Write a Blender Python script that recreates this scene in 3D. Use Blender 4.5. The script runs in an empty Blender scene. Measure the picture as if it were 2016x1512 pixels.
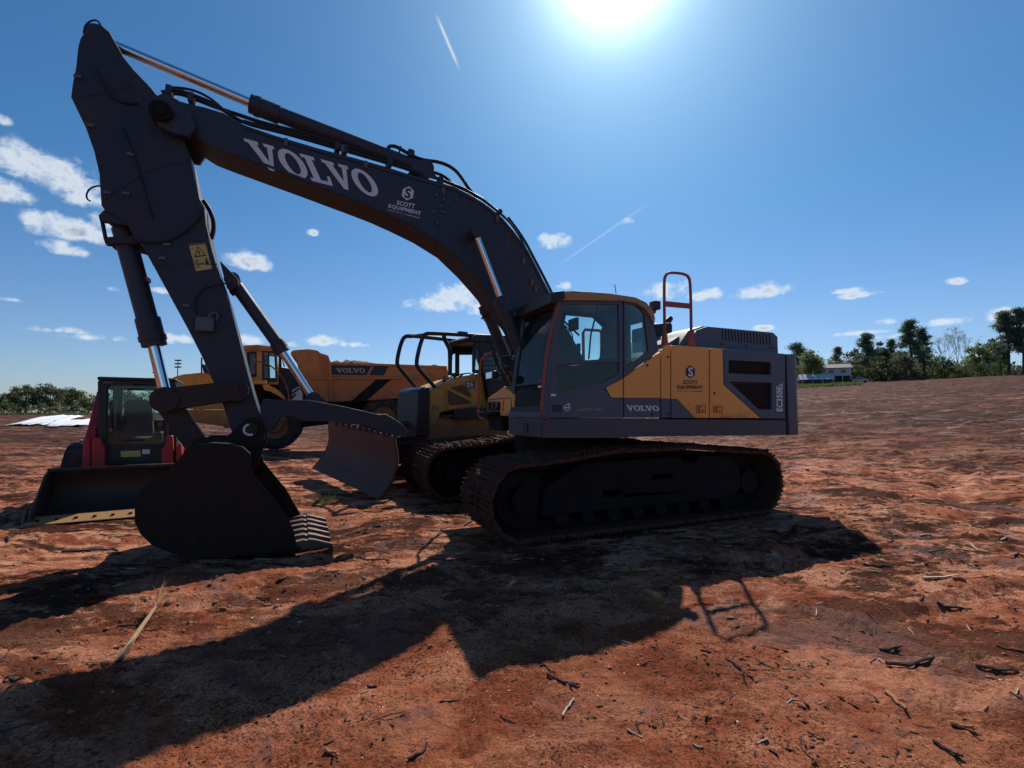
import bpy, bmesh, math, random
import numpy as np
from mathutils import Vector, Matrix
from mathutils.geometry import tessellate_polygon

R = math.radians
random.seed(7)
rng = np.random.default_rng(7)
scene = bpy.context.scene
col = scene.collection

# ------------------------------------------------------------------ camera
F, CX, CY, EYE = 940.0, 1008.0, 756.0, 1.5
PITCH = math.atan(55.6 / F)
KF = F / 757.0
cd = bpy.data.cameras.new('camera')
cd.sensor_width = 36.0
cd.lens = F / 2016.0 * 36.0
cd.clip_start, cd.clip_end = 0.05, 3000.0
cam = bpy.data.objects.new('camera', cd)
cam.location = (0, 0, EYE)
cam.rotation_euler = (R(90) + PITCH, 0, 0)
col.objects.link(cam)
scene.camera = cam

def ray(px, py):
    x = (px - CX) / F; y = (CY - py) / F
    return Vector((x, math.cos(PITCH) - y * math.sin(PITCH), math.sin(PITCH) + y * math.cos(PITCH)))
def azel(px, py):
    d = ray(px, py).normalized()
    return math.atan2(d.x, d.y), math.asin(d.z)
def gnd(px, py, z=0.0):
    d = ray(px, py); k = (z - EYE) / d.z
    return (d.x * k, d.y * k)

# ------------------------------------------------------------------ world, sun, exposure
SUN_EL, SUN_AZ = R(45.0), R(13.0)
scene.view_settings.view_transform = 'Standard'
scene.view_settings.look = 'None'
scene.view_settings.exposure = 0.05
scene.view_settings.gamma = 1.0
scene.view_settings.use_curve_mapping = False
scene.cycles.diffuse_bounces = 1
scene.cycles.max_bounces = 8

world = bpy.data.worlds.new("World")
scene.world = world
world.use_nodes = True
wt = world.node_tree
wt.nodes.clear()
def wn(t, **k):
    n = wt.nodes.new(t)
    for a, b in k.items(): setattr(n, a, b)
    return n
def wm(op, a, b=None, c=None, clamp=False):
    n = wn('ShaderNodeMath', operation=op, use_clamp=clamp)
    for i, v in enumerate((a, b, c)):
        if v is None: continue
        if isinstance(v, (int, float)): n.inputs[i].default_value = v
        else: wt.links.new(v, n.inputs[i])
    return n.outputs[0]
wout = wn('ShaderNodeOutputWorld')
sky = wn('ShaderNodeTexSky', sky_type='NISHITA', sun_disc=False)
sky.sun_elevation = SUN_EL
sky.sun_rotation = SUN_AZ
sky.altitude = 200
sky.air_density = 1.0
sky.dust_density = 0.6
sky.ozone_density = 2.2
bg = wn('ShaderNodeBackground'); bg.inputs[1].default_value = 0.084
tint = wn('ShaderNodeMix', data_type='RGBA', blend_type='MULTIPLY')
tint.inputs[0].default_value = 1.0
wt.links.new(sky.outputs[0], tint.inputs[6])
tel = wn('ShaderNodeMapRange', interpolation_type='SMOOTHSTEP')
tel.inputs[1].default_value = -0.02; tel.inputs[2].default_value = R(26)
tmix = wn('ShaderNodeMix', data_type='RGBA')
tmix.inputs[6].default_value = (0.76, 0.89, 1.14, 1); tmix.inputs[7].default_value = (0.42, 0.84, 1.12, 1)
wt.links.new(tel.outputs[0], tmix.inputs[0]); wt.links.new(tmix.outputs[2], tint.inputs[7])
tc = wn('ShaderNodeTexCoord')
sep = wn('ShaderNodeSeparateXYZ')
wt.links.new(tc.outputs['Generated'], sep.inputs[0])
azn = wm('ARCTAN2', sep.outputs[0], sep.outputs[1])
eln = wm('ARCSINE', sep.outputs[2])
wt.links.new(eln, tel.inputs[0])
# bright aureole of the hazy air around the sun
sd = Vector((math.cos(SUN_EL) * math.sin(SUN_AZ), math.cos(SUN_EL) * math.cos(SUN_AZ), math.sin(SUN_EL)))
dt = wn('ShaderNodeVectorMath', operation='DOT_PRODUCT')
wt.links.new(tc.outputs['Generated'], dt.inputs[0]); dt.inputs[1].default_value = sd
ang = wm('ARCCOSINE', wm('MINIMUM', dt.outputs['Value'], 0.99999))
a1 = wm('MULTIPLY', wm('EXPONENT', wm('MULTIPLY', wm('POWER', wm('DIVIDE', ang, R(5.0)), 2.0), -1.0)), 1.7)
a2 = wm('MULTIPLY', wm('EXPONENT', wm('MULTIPLY', wm('DIVIDE', ang, R(8.0)), -1.0)), 0.46)
aur = wm('ADD', a1, a2)
bga = wn('ShaderNodeBackground'); bga.inputs[0].default_value = (0.86, 0.95, 1.0, 1)
wt.links.new(aur, bga.inputs[1])
addb = wn('ShaderNodeAddShader')
wt.links.new(tint.outputs[2], bg.inputs[0])
wt.links.new(bg.outputs[0], addb.inputs[0]); wt.links.new(bga.outputs[0], addb.inputs[1])
# clouds: soft-edged patches at real directions, broken up by noise
CLOUDS = [(50,322,105,40,1),(125,352,85,40,1),(185,392,55,32,1),(20,380,60,25,.9),(160,455,110,27,1),(215,440,50,26,1),(120,490,40,15,.95),(-5,232,26,13,.9),
          (480,515,50,19,1),(637,672,36,13,1),(692,679,34,5,.6),(905,585,58,26,1),(865,603,62,17,1),(955,600,40,30,1),
          (1090,476,30,20,1),(1318,576,52,19,1),(1380,583,56,13,.9),(1498,572,62,17,1),(1475,580,40,10,.9),(1665,573,26,7,.85),(1688,582,46,7,.8),
          (1883,555,22,8,.9),(1970,622,36,15,1),(1855,635,52,9,.85),(1690,657,60,5,.6),(1760,662,70,5,.5),(1740,633,20,7,.6),
          (70,648,40,8,.8),(140,652,36,8,.8),(180,664,60,6,.4),(338,668,40,11,.95),(492,670,34,12,1),(570,678,22,7,.8),
          (1108,564,14,8,.8),(1502,646,20,6,.8),(12,588,26,5,.6),(322,573,26,6,.6),(610,458,12,7,.7),(224,570,14,5,.5),(1232,436,16,7,.5),(1110,600,40,18,.9)]
nz = wn('ShaderNodeTexNoise'); nz.inputs['Scale'].default_value = 29.0; nz.inputs['Detail'].default_value = 9.0; nz.inputs['Roughness'].default_value = 0.62
mp = wn('ShaderNodeMapping'); mp.inputs['Scale'].default_value = (1.0, 1.0, 1.25)
wt.links.new(tc.outputs['Generated'], mp.inputs[0]); wt.links.new(mp.outputs[0], nz.inputs['Vector'])
nz2 = wn('ShaderNodeTexNoise'); nz2.inputs['Scale'].default_value = 11.0; nz2.inputs['Detail'].default_value = 3.0
wt.links.new(mp.outputs[0], nz2.inputs['Vector'])
wob = wm('MULTIPLY', wm('SUBTRACT', nz2.outputs[0], 0.5), 0.02)
azw = wm('ADD', azn, wob)
acc = None
for (px, py, hw, hh, den) in CLOUDS:
    a0, e0 = azel(px, py)
    a = max(abs(azel(px + hw, py)[0] - a0), 0.003) * 1.0
    b = max(abs(azel(px, py - hh)[1] - e0), 0.002) * 1.0
    dx = wm('DIVIDE', wm('SUBTRACT', azw, a0), a)
    # tilt of level lines towards the frame's edges is in the direction mapping itself
    dy = wm('DIVIDE', wm('SUBTRACT', eln, e0), b)
    dyl = wm('MULTIPLY', wm('MINIMUM', dy, 0.0), 1.35)      # flatter base
    dy2 = wm('ADD', wm('MAXIMUM', dy, 0.0), dyl)
    q = wm('ADD', wm('MULTIPLY', dx, dx), wm('MULTIPLY', dy2, dy2))
    m = wm('MULTIPLY', wm('SUBTRACT', 1.0, wm('MULTIPLY', q, 0.85)), den)
    acc = m if acc is None else wm('MAXIMUM', acc, m)
nn = wm('MULTIPLY', wm('SUBTRACT', nz.outputs[0], 0.52), 4.6)
dens = wm('ADD', wm('MAXIMUM', acc, -1.5), nn)
mask = wn('ShaderNodeMapRange', interpolation_type='SMOOTHSTEP')
wt.links.new(dens, mask.inputs[0]); mask.inputs[1].default_value = -0.35; mask.inputs[2].default_value = 1.30; mask.inputs[3].default_value = 0; mask.inputs[4].default_value = 0.97
shade = wn('ShaderNodeMapRange', interpolation_type='SMOOTHSTEP')
wt.links.new(dens, shade.inputs[0]); shade.inputs[1].default_value = 0.55; shade.inputs[2].default_value = 2.0; shade.inputs[3].default_value = 0; shade.inputs[4].default_value = 0.95
cc = wn('ShaderNodeMix', data_type='RGBA')
wt.links.new(shade.outputs[0], cc.inputs[0])
cc.inputs[6].default_value = (0.80, 0.86, 0.92, 1); cc.inputs[7].default_value = (0.27, 0.36, 0.47, 1)
bgc = wn('ShaderNodeBackground'); bgc.inputs[1].default_value = 1.0
wt.links.new(cc.outputs[2], bgc.inputs[0])
mx = wn('ShaderNodeMixShader')
wt.links.new(mask.outputs[0], mx.inputs[0]); wt.links.new(addb.outputs[0], mx.inputs[1]); wt.links.new(bgc.outputs[0], mx.inputs[2])
# two vapour trails and faint high veil
trail = None
for (x0, y0, x1, y1, w, s) in ((857,25,905,138,0.0022,0.75),(1093,527,1284,395,0.0018,0.24)):
    d0 = ray(x0, y0).normalized(); d1 = ray(x1, y1).normalized()
    nrm = d0.cross(d1).normalized(); mid = (d0 + d1).normalized(); half = d0.angle(d1) / 2
    v1 = wn('ShaderNodeVectorMath', operation='DOT_PRODUCT'); wt.links.new(tc.outputs['Generated'], v1.inputs[0]); v1.inputs[1].default_value = nrm
    v2 = wn('ShaderNodeVectorMath', operation='DOT_PRODUCT'); wt.links.new(tc.outputs['Generated'], v2.inputs[0]); v2.inputs[1].default_value = mid
    across = wm('EXPONENT', wm('MULTIPLY', wm('POWER', wm('DIVIDE', wm('ABSOLUTE', v1.outputs['Value']), w), 2.0), -1.0))
    along = wm('SUBTRACT', 1.0, wm('DIVIDE', wm('ARCCOSINE', wm('MINIMUM', v2.outputs['Value'], 0.999999)), half), clamp=True)
    along = wm('MULTIPLY', along, 2.0, clamp=True)
    t_ = wm('MULTIPLY', wm('MULTIPLY', across, along), s)
    trail = t_ if trail is None else wm('ADD', trail, t_)
mx2 = wn('ShaderNodeMixShader')
bgt = wn('ShaderNodeBackground'); bgt.inputs[0].default_value = (0.78, 0.86, 0.93, 1); bgt.inputs[1].default_value = 0.95
wt.links.new(trail, mx2.inputs[0]); wt.links.new(mx.outputs[0], mx2.inputs[1]); wt.links.new(bgt.outputs[0], mx2.inputs[2])
wt.links.new(mx2.outputs[0], wout.inputs[0])

sl = bpy.data.lights.new('sun', 'SUN')
sl.energy = 5.0
sl.angle = R(0.55)
sl.color = (1.0, 0.92, 0.82)
sun = bpy.data.objects.new('sun', sl)
sun.rotation_euler = (-sd).to_track_quat('-Z', 'Y').to_euler()
sun.location = (20, 60, 80)
col.objects.link(sun)

# ------------------------------------------------------------------ helpers
class Frame:
    """an upright frame standing on the ground: X along heading, Y away, Z up"""
    def __init__(s, ox, oy, deg, oz=0.0):
        s.a = R(deg); s.o = (ox, oy, oz)
        s.u = (math.cos(s.a), math.sin(s.a)); s.n = (-math.sin(s.a), math.cos(s.a))
    def pt(s, px, py, t):
        d = ray(px, py)
        k = (t + s.o[0] * s.n[0] + s.o[1] * s.n[1]) / (d.x * s.n[0] + d.y * s.n[1])
        x = d.x * k - s.o[0]; y = d.y * k - s.o[1]
        return (x * s.u[0] + y * s.u[1], EYE + d.z * k - s.o[2])
    def ps(s, px, py, q):                      # plane X = q, gives (t, z)
        d = ray(px, py)
        k = (q + s.o[0] * s.u[0] + s.o[1] * s.u[1]) / (d.x * s.u[0] + d.y * s.u[1])
        x = d.x * k - s.o[0]; y = d.y * k - s.o[1]
        return (x * s.n[0] + y * s.n[1], EYE + d.z * k - s.o[2])
    def pts(s, lst, t): return [s.pt(a, b, t) for a, b in lst]
    def p3(s, px, py, t):
        q = s.pt(px, py, t); return Vector((q[0], t, q[1]))
    def p3s(s, px, py, q):
        r = s.ps(px, py, q); return Vector((q, r[0], r[1]))
    def empty(s, name):
        e = bpy.data.objects.new(name, None); col.objects.link(e)
        e.empty_display_size = 0.5
        e.location = s.o; e.rotation_euler = (0, 0, s.a)
        return e

def tag(o, label=None, cat=None, group=None, kind=None):
    if label: o['label'] = label
    if cat: o['category'] = cat
    if group: o['group'] = group
    if kind: o['kind'] = kind
    return o

class MB:
    def __init__(s): s.v = []; s.f = []
    def add(s, vs, fs):
        n = len(s.v); s.v += [tuple(v) for v in vs]; s.f += [tuple(n + i for i in f) for f in fs]; return s
    def box(s, x0, x1, y0, y1, z0, z1):
        vs = [(x, y, z) for z in (z0, z1) for y in (y0, y1) for x in (x0, x1)]
        return s.add(vs, [(0,2,3,1),(4,5,7,6),(0,1,5,4),(2,6,7,3),(0,4,6,2),(1,3,7,5)])
    def prism(s, poly, t0, t1, holes=(), axis='Y'):
        """poly in (x,z) extruded over Y in t0..t1, or (y,z) over X with axis='X', or (x,y) over Z"""
        loops = [list(poly)] + [list(h) for h in holes]
        def mk(p, t):
            if axis == 'Y': return (p[0], t, p[1])
            if axis == 'X': return (t, p[0], p[1])
            return (p[0], p[1], t)
        flat = [p for l in loops for p in l]
        m = len(flat)
        vs = [mk(p, t0) for p in flat] + [mk(p, t1) for p in flat]
        fs = []
        if holes:
            for tri in tessellate_polygon([[Vector((p[0], p[1], 0)) for p in l] for l in loops]):
                fs.append(tuple(tri)); fs.append(tuple(m + i for i in reversed(tri)))
        else:
            if len(poly) <= 4:
                fs.append(tuple(range(m))); fs.append(tuple(m + i for i in reversed(range(m))))
            else:
                for tri in tessellate_polygon([[Vector((p[0], p[1], 0)) for p in loops[0]]]):
                    fs.append(tuple(tri)); fs.append(tuple(m + i for i in reversed(tri)))
        k = 0
        for l in loops:
            n = len(l)
            for i in range(n):
                a, b = k + i, k + (i + 1) % n
                fs.append((a, b, m + b, m + a))
            k += n
        return s.add(vs, fs)
    def tube(s, pts, r, seg=8, closed=False, smooth=0):
        pts = [Vector(p) for p in pts]
        for _ in range(smooth):
            q = [pts[0]]
            for a, b in zip(pts[:-1], pts[1:]):
                q += [a * .75 + b * .25, a * .25 + b * .75]
            q.append(pts[-1]); pts = q
        n = len(pts); rr = r if isinstance(r, (list, tuple)) else [r] * n
        if len(rr) != n: rr = [rr[0] + (rr[-1] - rr[0]) * i / (n - 1) for i in range(n)]
        vs = []; prev = None
        for i, p in enumerate(pts):
            if closed: d = (pts[(i + 1) % n] - pts[i - 1])
            else: d = (pts[min(i + 1, n - 1)] - pts[max(i - 1, 0)])
            d.normalize()
            if prev is None:
                a = d.orthogonal().normalized()
            else:
                a = (prev - d * prev.dot(d))
                a = a.normalized() if a.length > 1e-6 else d.orthogonal().normalized()
            prev = a; b = d.cross(a)
            for k in range(seg):
                th = 2 * math.pi * k / seg
                vs.append(p + (a * math.cos(th) + b * math.sin(th)) * rr[i])
        fs = []
        for i in range(n if closed else n - 1):
            j = (i + 1) % n
            for k in range(seg):
                k2 = (k + 1) % seg
                fs.append((i * seg + k, i * seg + k2, j * seg + k2, j * seg + k))
        if not closed:
            fs.append(tuple(reversed(range(seg)))); fs.append(tuple((n - 1) * seg + k for k in range(seg)))
        return s.add(vs, fs)
    def cyl(s, p0, p1, r, seg=20, r1=None):
        return s.tube([p0, p1], [r, r if r1 is None else r1], seg)
    def strip(s, path, thick, t0, t1):
        """a plate of given thickness that follows an open (x,z) path, width t0..t1"""
        n = len(path); off = []
        for i in range(n):
            a = Vector(path[max(i - 1, 0)]); b = Vector(path[min(i + 1, n - 1)])
            d = (b - a).normalized(); off.append((path[i][0] - d.y * thick, path[i][1] + d.x * thick))
        vs = []
        for i in range(n):
            for (p, t) in ((path[i], t0), (path[i], t1), (off[i], t1), (off[i], t0)): vs.append((p[0], t, p[1]))
        fs = []
        for i in range(n - 1):
            for k in range(4):
                k2 = (k + 1) % 4
                fs.append((i*4+k, i*4+k2, (i+1)*4+k2, (i+1)*4+k))
        fs.append((3,2,1,0)); fs.append(tuple((n-1)*4+k for k in range(4)))
        return s.add(vs, fs)
    def mesh(s, name, m, sm=35):
        me = bpy.data.meshes.new(name)
        me.from_pydata(s.v, [], s.f); me.validate(); me.update()
        b = bmesh.new(); b.from_mesh(me)
        bmesh.ops.recalc_face_normals(b, faces=b.faces); b.to_mesh(me); b.free()
        if sm:
            me.polygons.foreach_set('use_smooth', [True] * len(me.polygons))
            me.set_sharp_from_angle(angle=R(sm))
        if m: me.materials.append(m)
        return me
    def build(s, name, m, parent=None, bevel=0, label=None, sm=35):
        o = bpy.data.objects.new(name, s.mesh(name, m, sm))
        col.objects.link(o)
        if parent: o.parent = parent
        if bevel:
            md = o.modifiers.new('bevel', 'BEVEL'); md.width = bevel; md.segments = 2; md.limit_method = 'ANGLE'; md.angle_limit = R(40)
        if label: o['label'] = label
        return o

def arc(cx, cz, r, a0, a1, n=12, rz=None):
    rz = rz or r
    return [(cx + r * math.cos(R(a0 + (a1 - a0) * i / n)), cz + rz * math.sin(R(a0 + (a1 - a0) * i / n))) for i in range(n + 1)]

# ------------------------------------------------------------------ materials
MATS = {}
def newmat(name):
    m = bpy.data.materials.new(name); m.use_nodes = True; m.node_tree.nodes.clear(); return m
def N(m, t, **k):
    n = m.node_tree.nodes.new(t)
    for a, b in k.items(): setattr(n, a, b)
    return n
def L(m, a, b): m.node_tree.links.new(a, b)
def paint(name, c, rough=0.45, metal=0.0, mud=0.25, mudc=(0.16, 0.07, 0.045), spec=0.4, bump=0.15, low=None, scale=3.0, var=0.12):
    """painted / raw surface with uneven gloss, a film of red mud in patches and fine relief"""
    m = newmat(name)
    out = N(m, 'ShaderNodeOutputMaterial'); p = N(m, 'ShaderNodeBsdfPrincipled'); L(m, p.outputs[0], out.inputs[0])
    tcn = N(m, 'ShaderNodeTexCoord')
    n1 = N(m, 'ShaderNodeTexNoise'); n1.inputs['Scale'].default_value = scale; n1.inputs['Detail'].default_value = 8; n1.inputs['Roughness'].default_value = .65
    n2 = N(m, 'ShaderNodeTexNoise'); n2.inputs['Scale'].default_value = scale * 14; n2.inputs['Detail'].default_value = 5
    L(m, tcn.outputs['Object'], n1.inputs['Vector']); L(m, tcn.outputs['Object'], n2.inputs['Vector'])
    r = N(m, 'ShaderNodeMapRange'); L(m, n1.outputs[0], r.inputs[0])
    r.inputs[1].default_value = 0.62 - mud * 0.4; r.inputs[2].default_value = 0.80 - mud * 0.3; r.inputs[4].default_value = min(1.0, mud * 1.6)
    fac = r.outputs[0]
    n3 = N(m, 'ShaderNodeTexNoise'); n3.inputs['Scale'].default_value = scale * 2.2; n3.inputs['Detail'].default_value = 6
    st_ = N(m, 'ShaderNodeMapping'); st_.inputs['Scale'].default_value = (2.6, 2.6, .35); L(m, tcn.outputs['Object'], st_.inputs[0]); L(m, st_.outputs[0], n3.inputs['Vector'])
    s3 = N(m, 'ShaderNodeMapRange'); L(m, n3.outputs[0], s3.inputs[0]); s3.inputs[1].default_value = .50; s3.inputs[2].default_value = .78; s3.inputs[4].default_value = min(.42, mud * 1.5)
    mx0 = N(m, 'ShaderNodeMath', operation='MAXIMUM'); L(m, fac, mx0.inputs[0]); L(m, s3.outputs[0], mx0.inputs[1]); fac = mx0.outputs[0]
    if low:                                     # splashes that thin out with height
        sp = N(m, 'ShaderNodeSeparateXYZ'); L(m, tcn.outputs['Object'], sp.inputs[0])
        a = N(m, 'ShaderNodeMath', operation='MULTIPLY_ADD'); L(m, n1.outputs[0], a.inputs[0]); a.inputs[1].default_value = -1.2; L(m, sp.outputs[2], a.inputs[2])
        q = N(m, 'ShaderNodeMapRange'); L(m, a.outputs[0], q.inputs[0]); q.inputs[1].default_value = low[0] - .6; q.inputs[2].default_value = low[1] - .6; q.inputs[3].default_value = .85; q.inputs[4].default_value = 0
        mxx = N(m, 'ShaderNodeMath', operation='MAXIMUM'); L(m, fac, mxx.inputs[0]); L(m, q.outputs[0], mxx.inputs[1]); fac = mxx.outputs[0]
    v = N(m, 'ShaderNodeMix', data_type='RGBA', blend_type='MULTIPLY'); v.inputs[0].default_value = 1
    v.inputs[6].default_value = (*c, 1)
    cr = N(m, 'ShaderNodeMapRange'); L(m, n2.outputs[0], cr.inputs[0]); cr.inputs[1].default_value = .3; cr.inputs[2].default_value = .7; cr.inputs[3].default_value = 1 - var; cr.inputs[4].default_value = 1 + var
    L(m, cr.outputs[0], v.inputs[7])
    mi = N(m, 'ShaderNodeMix', data_type='RGBA'); L(m, fac, mi.inputs[0]); L(m, v.outputs[2], mi.inputs[6]); mi.inputs[7].default_value = (*mudc, 1)
    L(m, mi.outputs[2], p.inputs['Base Color'])
    rr = N(m, 'ShaderNodeMapRange'); L(m, fac, rr.inputs[0]); rr.inputs[3].default_value = rough; rr.inputs[4].default_value = .9
    L(m, rr.outputs[0], p.inputs['Roughness'])
    if metal:
        mm = N(m, 'ShaderNodeMapRange'); L(m, fac, mm.inputs[0]); mm.inputs[3].default_value = metal; mm.inputs[4].default_value = 0
        L(m, mm.outputs[0], p.inputs['Metallic'])
    p.inputs['Specular IOR Level'].default_value = spec
    if bump:
        b = N(m, 'ShaderNodeBump'); b.inputs['Strength'].default_value = bump; b.inputs['Distance'].default_value = 0.02
        L(m, n2.outputs[0], b.inputs['Height']); L(m, b.outputs[0], p.inputs['Normal'])
    MATS[name] = m
    return m
BOOM = paint('dark_grey_paint', (0.031, 0.038, 0.053), .5, mud=.24, mudc=(.10, .062, .05), bump=.05)
ARMM = paint('arm_paint', (0.024, 0.029, 0.041), .55, mud=.30, mudc=(.09, .05, .038), bump=.06)
GREY = paint('grey_panel', (0.080, 0.095, 0.120), .42, mud=.08, low=(.9, 1.45), bump=.03, var=.05)
GREYL = paint('hood_grey', (0.10, 0.11, 0.125), .5, mud=.05, bump=.03, var=.05)
SKIRT = paint('skirt_grey', (0.075, 0.078, 0.085), .6, mud=.3, bump=.05)
YEL = paint('yellow_panel', (0.95, 0.39, 0.075), .40, mud=.04, bump=.02, var=.04, low=(1.1, 1.5))
YELR = paint('cab_roof_yellow', (0.42, 0.24, 0.09), .5, mud=.12, bump=.03)
HYEL = paint('hauler_yellow', (0.86, 0.34, 0.045), .5, mud=.16, low=(1.0, 2.6), bump=.04)
HORG = paint('hauler_box_orange', (0.66, 0.235, 0.055), .6, mud=.34, low=(1.6, 3.4), bump=.08)
CYEL = paint('dozer_yellow', (0.72, 0.33, 0.06), .5, mud=.34, low=(1.1, 2.0), bump=.05)
BLACK = paint('black_paint', (0.018, 0.019, 0.022), .45, mud=.12, bump=.04)
BLACKM = paint('muddy_black', (0.014, 0.013, 0.013), .7, mud=.22, mudc=(.07, .03, .02), bump=.1, spec=.12)
RUBBER = paint('tyre_rubber', (0.020, 0.019, 0.018), .85, mud=.4, bump=.2)
STEEL = paint('rusty_steel', (0.040, 0.028, 0.023), .6, metal=.3, mud=.3, mudc=(.11, .05, .033), bump=.3)
BUCK = paint('bucket_steel', (0.028, 0.019, 0.016), .62, metal=.2, mud=.2, mudc=(.08, .03, .02), bump=.25, spec=.15)
TRACK = paint('caked_track', (0.075, 0.036, 0.026), .8, metal=.1, mud=.45, mudc=(.17, .068, .04), bump=.7, scale=6, spec=.12)
BLADE = paint('blade_steel', (0.095, 0.028, 0.017), .6, metal=.2, mud=.5, bump=.15)
SHINY = paint('polished_edge', (0.13, 0.095, 0.08), .45, metal=.6, mud=.4, bump=.15)
CHROME = paint('chrome_rod', (0.78, 0.78, 0.80), .12, metal=1.0, mud=0, bump=0, var=.02)
RED = paint('loader_red', (0.44, 0.022, 0.028), .45, mud=.15, bump=.03)
RAIL = paint('handrail_orange', (0.34, 0.065, 0.040), .5, mud=.1, bump=.02)
WHITE = paint('white_decal', (0.72, 0.72, 0.72), .5, mud=0, bump=0, var=.05)
DECALD = paint('dark_decal', (0.03, 0.03, 0.035), .5, mud=0, bump=0)
STICK = paint('sticker_yellow', (0.58, 0.44, 0.13), .5, mud=.1, bump=0)
LEDGE = paint('cutting_edge', (0.36, 0.20, 0.075), .5, metal=.3, mud=.35, bump=.15)
SEATM = paint('seat_fabric', (0.045, 0.062, 0.075), .8, mud=.05, bump=.1)
HOSE = paint('hose_rubber', (0.015, 0.016, 0.018), .5, mud=.08, bump=.02)
PALE = paint('pale_plastic', (0.78, 0.79, 0.80), .5, mud=.06, bump=.1)
def glass(name, tintc, refl=1.0):
    m = newmat(name); out = N(m, 'ShaderNodeOutputMaterial')
    tr = N(m, 'ShaderNodeBsdfTransparent'); tr.inputs[0].default_value = (*tintc, 1)
    gl = N(m, 'ShaderNodeBsdfGlossy'); gl.inputs['Roughness'].default_value = .04
    fr = N(m, 'ShaderNodeFresnel'); fr.inputs[0].default_value = 1.5
    nn_ = N(m, 'ShaderNodeTexNoise'); nn_.inputs['Scale'].default_value = 5; nn_.inputs['Detail'].default_value = 5
    df = N(m, 'ShaderNodeBsdfDiffuse'); df.inputs[0].default_value = (.35, .32, .28, 1)
    r = N(m, 'ShaderNodeMapRange'); L(m, nn_.outputs[0], r.inputs[0]); r.inputs[1].default_value = .4; r.inputs[2].default_value = .75; r.inputs[3].default_value = .015; r.inputs[4].default_value = .11
    tcn = N(m, 'ShaderNodeTexCoord'); L(m, tcn.outputs['Object'], nn_.inputs['Vector'])
    a = N(m, 'ShaderNodeMixShader'); fm = N(m, 'ShaderNodeMath', operation='MULTIPLY'); L(m, fr.outputs[0], fm.inputs[0]); fm.inputs[1].default_value = refl; L(m, fm.outputs[0], a.inputs[0]); L(m, tr.outputs[0], a.inputs[1]); L(m, gl.outputs[0], a.inputs[2])
    b = N(m, 'ShaderNodeMixShader'); L(m, r.outputs[0], b.inputs[0]); L(m, a.outputs[0], b.inputs[1]); L(m, df.outputs[0], b.inputs[2])
    L(m, b.outputs[0], out.inputs[0]); return m
GLASS = glass('tinted_glass', (.74, .90, .88), .8)
GLASSW = glass('windscreen_glass', (.42, .52, .54), .55)
GLASSN = glass('lower_windscreen', (.20, .25, .27), .15)
GLASSD = glass('dark_glass', (.30, .38, .40))

# ------------------------------------------------------------------ lettering (real meshes laid 3-4 mm proud of the panel)
GV = dict(w=1.30, loops=[[(0,1),(.60,1),(.60,.88),(.49,.88),(.73,.32),(.95,.88),(.83,.88),(.83,1),(1.30,1),(1.30,.88),(1.18,.88),(.77,0),(.55,0),(.13,.88),(0,.88)]])
GO = dict(w=1.22, loops=[arc(.61,.5,.61,0,342,19,.52), arc(.61,.5,.29,0,336,14,.38)])
GL = dict(w=1.06, loops=[[(0,0),(1.0,0),(1.06,.36),(.93,.36),(.84,.13),(.50,.13),(.50,.87),(.66,.87),(.66,1),(0,1),(0,.87),(.17,.87),(.17,.13),(0,.13)]])
def slab_word(word):
    x = 0; out = []
    for ch in word:
        g = {'V': GV, 'O': GO, 'L': GL}[ch]
        out.append([[(x + a, b) for a, b in l] for l in g['loops']])
        x += g['w'] + (-.02 if ch != 'L' else -.06)
    return out, x
def font_mesh(txt, bold=0.0, shear=0.0):
    c = bpy.data.curves.new('lettering', 'FONT'); c.body = txt; c.size = 1; c.offset = bold; c.shear = shear; c.resolution_u = 3
    c.space_character = 1.08
    o = bpy.data.objects.new('lettering', c); col.objects.link(o)
    dg = bpy.context.evaluated_depsgraph_get(); me = bpy.data.meshes.new_from_object(o.evaluated_get(dg))
    vs = [tuple(v.co) for v in me.vertices]; fs = [tuple(p.vertices) for p in me.polygons]
    bpy.data.objects.remove(o); bpy.data.curves.remove(c); bpy.data.meshes.remove(me)
    xs = [v[0] for v in vs]; ys = [v[1] for v in vs]
    x0, x1, y0, y1 = min(xs), max(xs), min(ys), max(ys)
    return [((v[0] - x0) / (x1 - x0), (v[1] - y0) / (y1 - y0)) for v in vs], fs
def lay(fr, bl, br, tl, t, uv_faces, name, mat, parent, label=None, thick=0.004):
    """lay unit-square artwork on plane Y=t between three pixels: bottom-left, bottom-right, top-left"""
    a, b, c = (Vector(fr.pt(*bl, t)), Vector(fr.pt(*br, t)), Vector(fr.pt(*tl, t)))
    uv, fs = uv_faces
    mb = MB(); mb.add([((a + (b - a) * u + (c - a) * v).x, t - thick, (a + (b - a) * u + (c - a) * v).y) for u, v in uv], fs)
    return mb.build(name, mat, parent, label=label, sm=0)
def art_volvo():
    loops, w = slab_word('VOLVO'); uv = []; fs = []
    for gl in loops:
        flat = [p for l in gl for p in l]
        for tri in tessellate_polygon([[Vector((p[0], p[1], 0)) for p in l] for l in gl]):
            fs.append(tuple(len(uv) + i for i in tri))
        uv += [(x / w, y) for x, y in flat]
    return uv, fs
ART_V = art_volvo()
def art_poly(loops):
    uv = []; fs = []
    for gl in loops:
        if isinstance(gl[0][0], (int, float)): gl = [gl]
        flat = [p for l in gl for p in l]
        for tri in tessellate_polygon([[Vector((p[0], p[1], 0)) for p in l] for l in gl]):
            fs.append(tuple(len(uv) + i for i in tri))
        uv += flat
    return uv, fs
HEX = [(.5 + .5 * math.cos(R(a)), .5 + .5 * math.sin(R(a))) for a in (30, 90, 150, 210, 270, 330)]
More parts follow.
